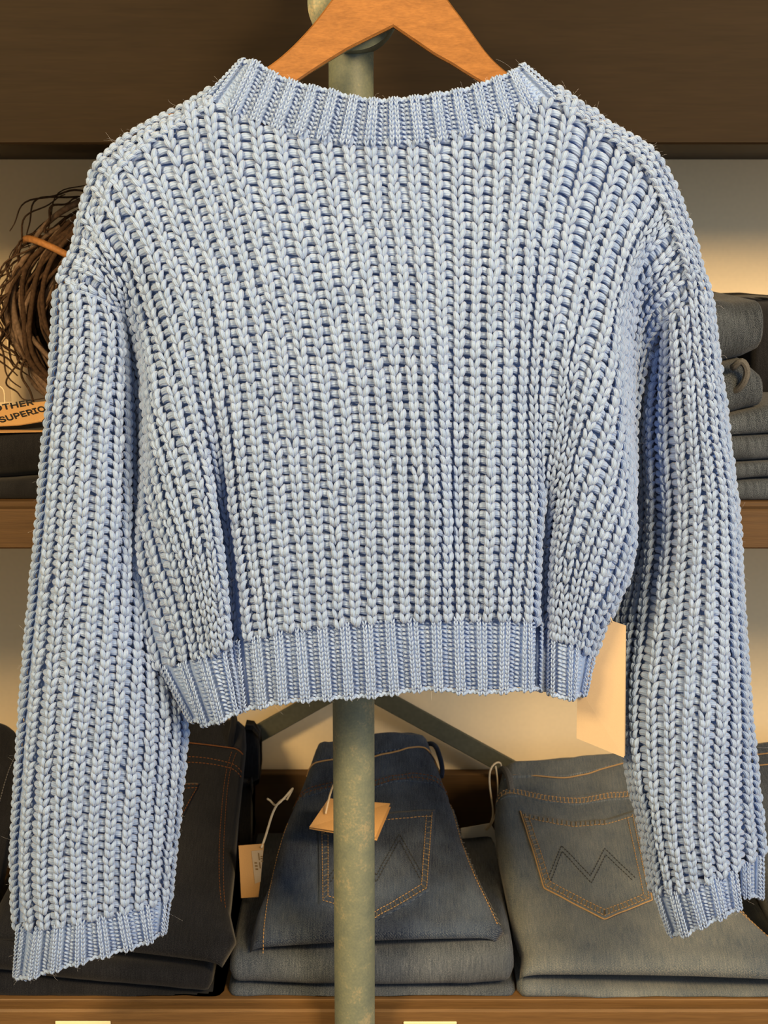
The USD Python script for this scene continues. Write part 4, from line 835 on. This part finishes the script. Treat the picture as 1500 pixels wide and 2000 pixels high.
EDGE_R = {0: [(1090,190,.6),(1140,230,.6),(1184,262,.6),(1230,292,.6),(1264,326,.7),(1286,366,.7),(1306,412,.7),(1326,466,.6),(1344,522,.4),(1354,572,0),(1352,632,-.3)],
          1: [(1090,178,-.2),(1146,220,-.2),(1192,252,-.2),(1240,281,-.2),(1276,317,-.2),(1298,358,-.2),(1318,404,-.2),(1338,460,-.2),(1357,520,-.3),(1371,574,-.5),(1374,634,-.8)],
          2: [(1088,172,-1.2),(1150,214,-1.2),(1198,248,-1.2),(1247,276,-1.2),(1286,312,-1.2),(1308,352,-1.2),(1328,400,-1.2),(1348,456,-1.2),(1367,520,-1.3),(1384,580,-1.5),(1391,634,-1.8)]}
for k in BODY: BODY[k] = [(x, y, d * (1 + 0.22 * min(1, max(0, (y - 350) / 300))) if d > 0 else d) for x, y, d in BODY[k]]
PX = 1.40 / FPX * 1.018                                # metres per photograph pixel at the jumper
def chunky(name, guides, wales, parent, seed, h=16.8 * PX, purls=None, back=None, wr=None):
    ev, k0, k1 = guide_panel(guides); rng = np.random.default_rng(seed); out = []
    wales = list(wales); gap = np.gradient(np.array(wales, float))
    for w, g in zip(wales, gap): knit_wale(ev, w, h, (0.0019, 0.0028), 1.0, rng, out, step=g)
    for w0, w1 in zip(wales[:-1], wales[1:]): purl_wale(ev, 0.5 * (w0 + w1), h, (0.0030, 0.0072), 1.0, rng, out, lift=-0.0048, step=w1 - w0)
    V, F, N, U = merge(out)
    p = raw_mesh(name, V, F, N, U, 'chunky_yarn', parent)
    if back is not None: cloth_tube(name.replace('knit', 'lining'), ev, *(wr or (k0, k1)), 70, -0.0072, back, parent)
    return ev, V, N
FUZZ = []
ev, V, N = chunky('back_knit', BODY, list(np.linspace(-10, -6, 7)) + list(range(-5, 21)) + list(np.linspace(21, 27, 9)), SW, 1, back=0.012); FUZZ.append((V, N, 5200))
ev, V, N = chunky('sleeve_knit', SLEEVE_L, list(range(0, 12)), SW, 2, back=0.030); FUZZ.append((V, N, 3000))
ev, V, N = chunky('sleeve_knit', SLEEVE_R, [-2, -1.33, -0.66] + list(range(0, 9)), SW, 3, back=0.026); FUZZ.append((V, N, 2400))
ev, V, N = chunky('shoulder_knit', EDGE_L, [0, 1, 2], SW, 4, h=16 * PX, back=0.02); FUZZ.append((V, N, 900))
ev, V, N = chunky('shoulder_knit', EDGE_R, [0, 1, 2], SW, 5, h=16 * PX, back=0.02); FUZZ.append((V, N, 900))

HS = lambda p: (p[0], p[1], p[2] * 1.2 if p[1] > 900 and p[2] > 0 else p[2])
def ribbing(name, pairs, parent, seed, st=11.0, row=8.6, rows=None, phase=0, back=0.02, top_to_bottom=True):
    """Fine two-by-two rib between an upper and a lower line: [((x, y, cm), (x, y, cm))]"""
    A = np.array([p[0] for p in pairs], float); B = np.array([p[1] for p in pairs], float); M = 0.5 * (A + B)
    c = np.concatenate([[0], np.cumsum(np.linalg.norm(np.diff(M[:, :2], axis=0), axis=1) + 6 * np.abs(np.diff(M[:, 2])))])
    cols = 4 * max(1, int(round((c[-1] / st - 2) / 4))) + 2; kk = c / c[-1] * cols
    fA, fB = PchipInterpolator(kk, A), PchipInterpolator(kk, B)
    nt = 60; tt = np.linspace(0, 1, nt)[None, :, None]
    def ev(w):
        w = np.clip(np.asarray(w, float), 0, cols); a, b = fA(w)[:, None], fB(w)[:, None]; q = a + (b - a) * tt
        q = q + np.array([0, 0, 0.35]) * np.sin(tt * math.pi)
        return at(q[..., 0], q[..., 1], YS - q[..., 2] * 0.01)
    rng = np.random.default_rng(seed); out = []
    for i in range(cols):
        w = i + 0.5; knit = ((i + phase) % 4) < 2
        if knit: knit_wale(ev, w, row * PX, (0.0010, 0.0016), 0.50, rng, out, 7, lift=0.0021, jit=0.6)
        else: purl_wale(ev, w, row * PX, (0.0019, 0.0030), 0.47, rng, out, 7, lift=-0.0024)
    # cast-on edge along the outer end
    outer = fB if top_to_bottom else fA
    ww = np.linspace(0, cols, cols * 6); q = outer(ww); P = at(q[:, 0], q[:, 1], YS - q[:, 2] * 0.01)
    P[:, 2] += 0.0009 * np.sin(ww * 2 * math.pi) + (0.0032 if top_to_bottom else -0.0014); P[:, 1] -= 0.0012 * np.where(((np.floor(ww) + phase) % 4) < 2, 1, -0.6)
    seg = P[None]; rad = np.full((1, len(P)), 0.0017) * (1 + 0.2 * np.sin(ww * 4 * math.pi))[None]
    out.append(tubes(seg, rad, np.array([[0, -1.0, 0.2]]), 8))
    V, F, N, U = merge(out)
    raw_mesh(name, V, F, N, U, 'fine_yarn', parent)
    cloth_tube(name + '_lining', ev, 0, cols, 70, -0.0040, back, parent)
    FUZZ.append((V, N, int(cols * 10)))
HEM = [((312,1298,0),(372,1408,0)),((330,1300,1.2),(385,1414,1)),((355,1295,2),(400,1420,2)),((385,1283,3),(425,1416,3)),((415,1275,3.7),(448,1405,3.6)),((440,1264,3.6),(464,1396,3.5)),((453,1256,1.5),(471,1392,1.5)),
 ((468,1252,3),(482,1390,3)),((486,1246,3.4),(500,1388,3.4)),((535,1236,4.1),(545,1378,4.1)),((600,1226,4.4),(612,1372,4.3)),((663,1218,4.6),(672,1368,4.5)),((730,1212,4.7),(738,1364,4.6)),((790,1209,4.7),(800,1355,4.6)),((845,1205,4.7),(850,1351,4.6)),((902,1206,4.6),(907,1358,4.5)),
 ((965,1207,4.4),(965,1358,4.4)),((1006,1206,4.3),(1000,1354,4.3)),((1040,1212,3.8),(1042,1352,3.9)),((1052,1216,2.6),(1050,1352,2.6)),((1058,1224,1.2),(1056,1352,1.2)),((1068,1235,1.2),(1066,1354,1.2)),((1080,1242,2.8),(1078,1360,2.8)),((1104,1250,3.2),(1103,1370,3.1)),((1132,1262,2.5),(1122,1368,2.4)),((1148,1278,1.2),(1134,1362,1.2)),((1160,1286,.2),(1142,1358,.2))]
ribbing('hem_rib', [(HS(a), HS(b)) for a, b in HEM], SW, 11)
COLLAR = [((470,123,-1.3),(398,190,-.6)),((488,117,-.4),(432,214,.9)),((545,148,.5),(508,243,1.6)),((595,165,.9),(560,260,2)),((640,174,1.2),(612,273,2.2)),((690,188,1.4),(670,282,2.3)),((740,194,1.5),(735,286,2.4)),((790,191,1.5),(800,284,2.4)),((850,183,1.3),(865,276,2.3)),((910,172,.9),(930,261,2)),((960,155,.4),(985,245,1.6)),((1000,140,-.3),(1045,222,1.1)),((1016,130,-.8),(1085,198,.5)),((1022,128,-1.2),(1104,188,-.2))]
ribbing('collar_rib', COLLAR, SW, 12, top_to_bottom=False, st=11.4, back=0.012)
CL_T = [(x, y - 7, d) for x, y, d in (SLEEVE_L[i][-1] for i in range(12))]
CL_B = [(29,1908,-2),(46,1917,0),(80,1908,1.1),(111,1899,1.7),(146,1889,1.9),(188,1876,1.9),(224,1866,1.7),(258,1856,1.4),(284,1847,1),(301,1838,.3),(313,1828,-.5),(321,1822,-1.5)]
ribbing('cuff_rib', list(zip(CL_T, CL_B)), SW, 13)
CR_T = [(x, y - 7, d) for x, y, d in (SLEEVE_R[i][-1] for i in range(-1, 7))]
CR_B = [(1308,1822,-1.5),(1319,1831,-.2),(1336,1831,.8),(1357,1821,1.5),(1381,1810,1.9),(1403,1800,2),(1426,1788,1.6),(1447,1776,.6)]
ribbing('cuff_rib', list(zip(CR_T, CR_B)), SW, 14)
ribbing('cuff_rib', [((1446,1690,-.4),(1449,1755,-.6)),((1468,1680,-1.0),(1470,1756,-1.2)),((1489,1666,-2.6),(1488,1758,-2.8))], SW, 15)

# loose fibres
def fuzz():
    rng = np.random.default_rng(99); P0, D = [], []
    for V, N, n in FUZZ:
        n *= 2; i = rng.integers(0, len(V), n); P0.append(V[i]); D.append(N[i])
    P0, D = np.vstack(P0), np.vstack(D); n = len(P0)
    D = D + rng.normal(0, 0.6, D.shape); D /= np.linalg.norm(D, axis=1, keepdims=True)
    ln = rng.gamma(2.0, 0.0014, n)[:, None]; B = rng.normal(0, 1, D.shape) * 0.35
    pts = np.stack([P0, P0 + D * ln * 0.4 + B * ln * 0.1, P0 + D * ln * 0.75 + B * ln * 0.45, P0 + D * ln + B * ln], 1)
    c = UsdGeom.BasisCurves.Define(stage, numbered(path_of(SW), 'loose_fibres'))
    c.CreateTypeAttr('linear'); c.CreateCurveVertexCountsAttr(Vt.IntArray.FromNumpy(np.full(n, 4, np.int32)))
    c.CreatePointsAttr(Vt.Vec3fArray.FromNumpy(pts.reshape(-1, 3).astype(np.float32)))
    c.CreateWidthsAttr(Vt.FloatArray([0.00005])); c.SetWidthsInterpolation('constant')
    UsdShade.MaterialBindingAPI.Apply(c.GetPrim()).Bind(UsdShade.Material.Get(stage, '/World/Looks/fuzz'))
    tag(c, kind='stuff')
fuzz()
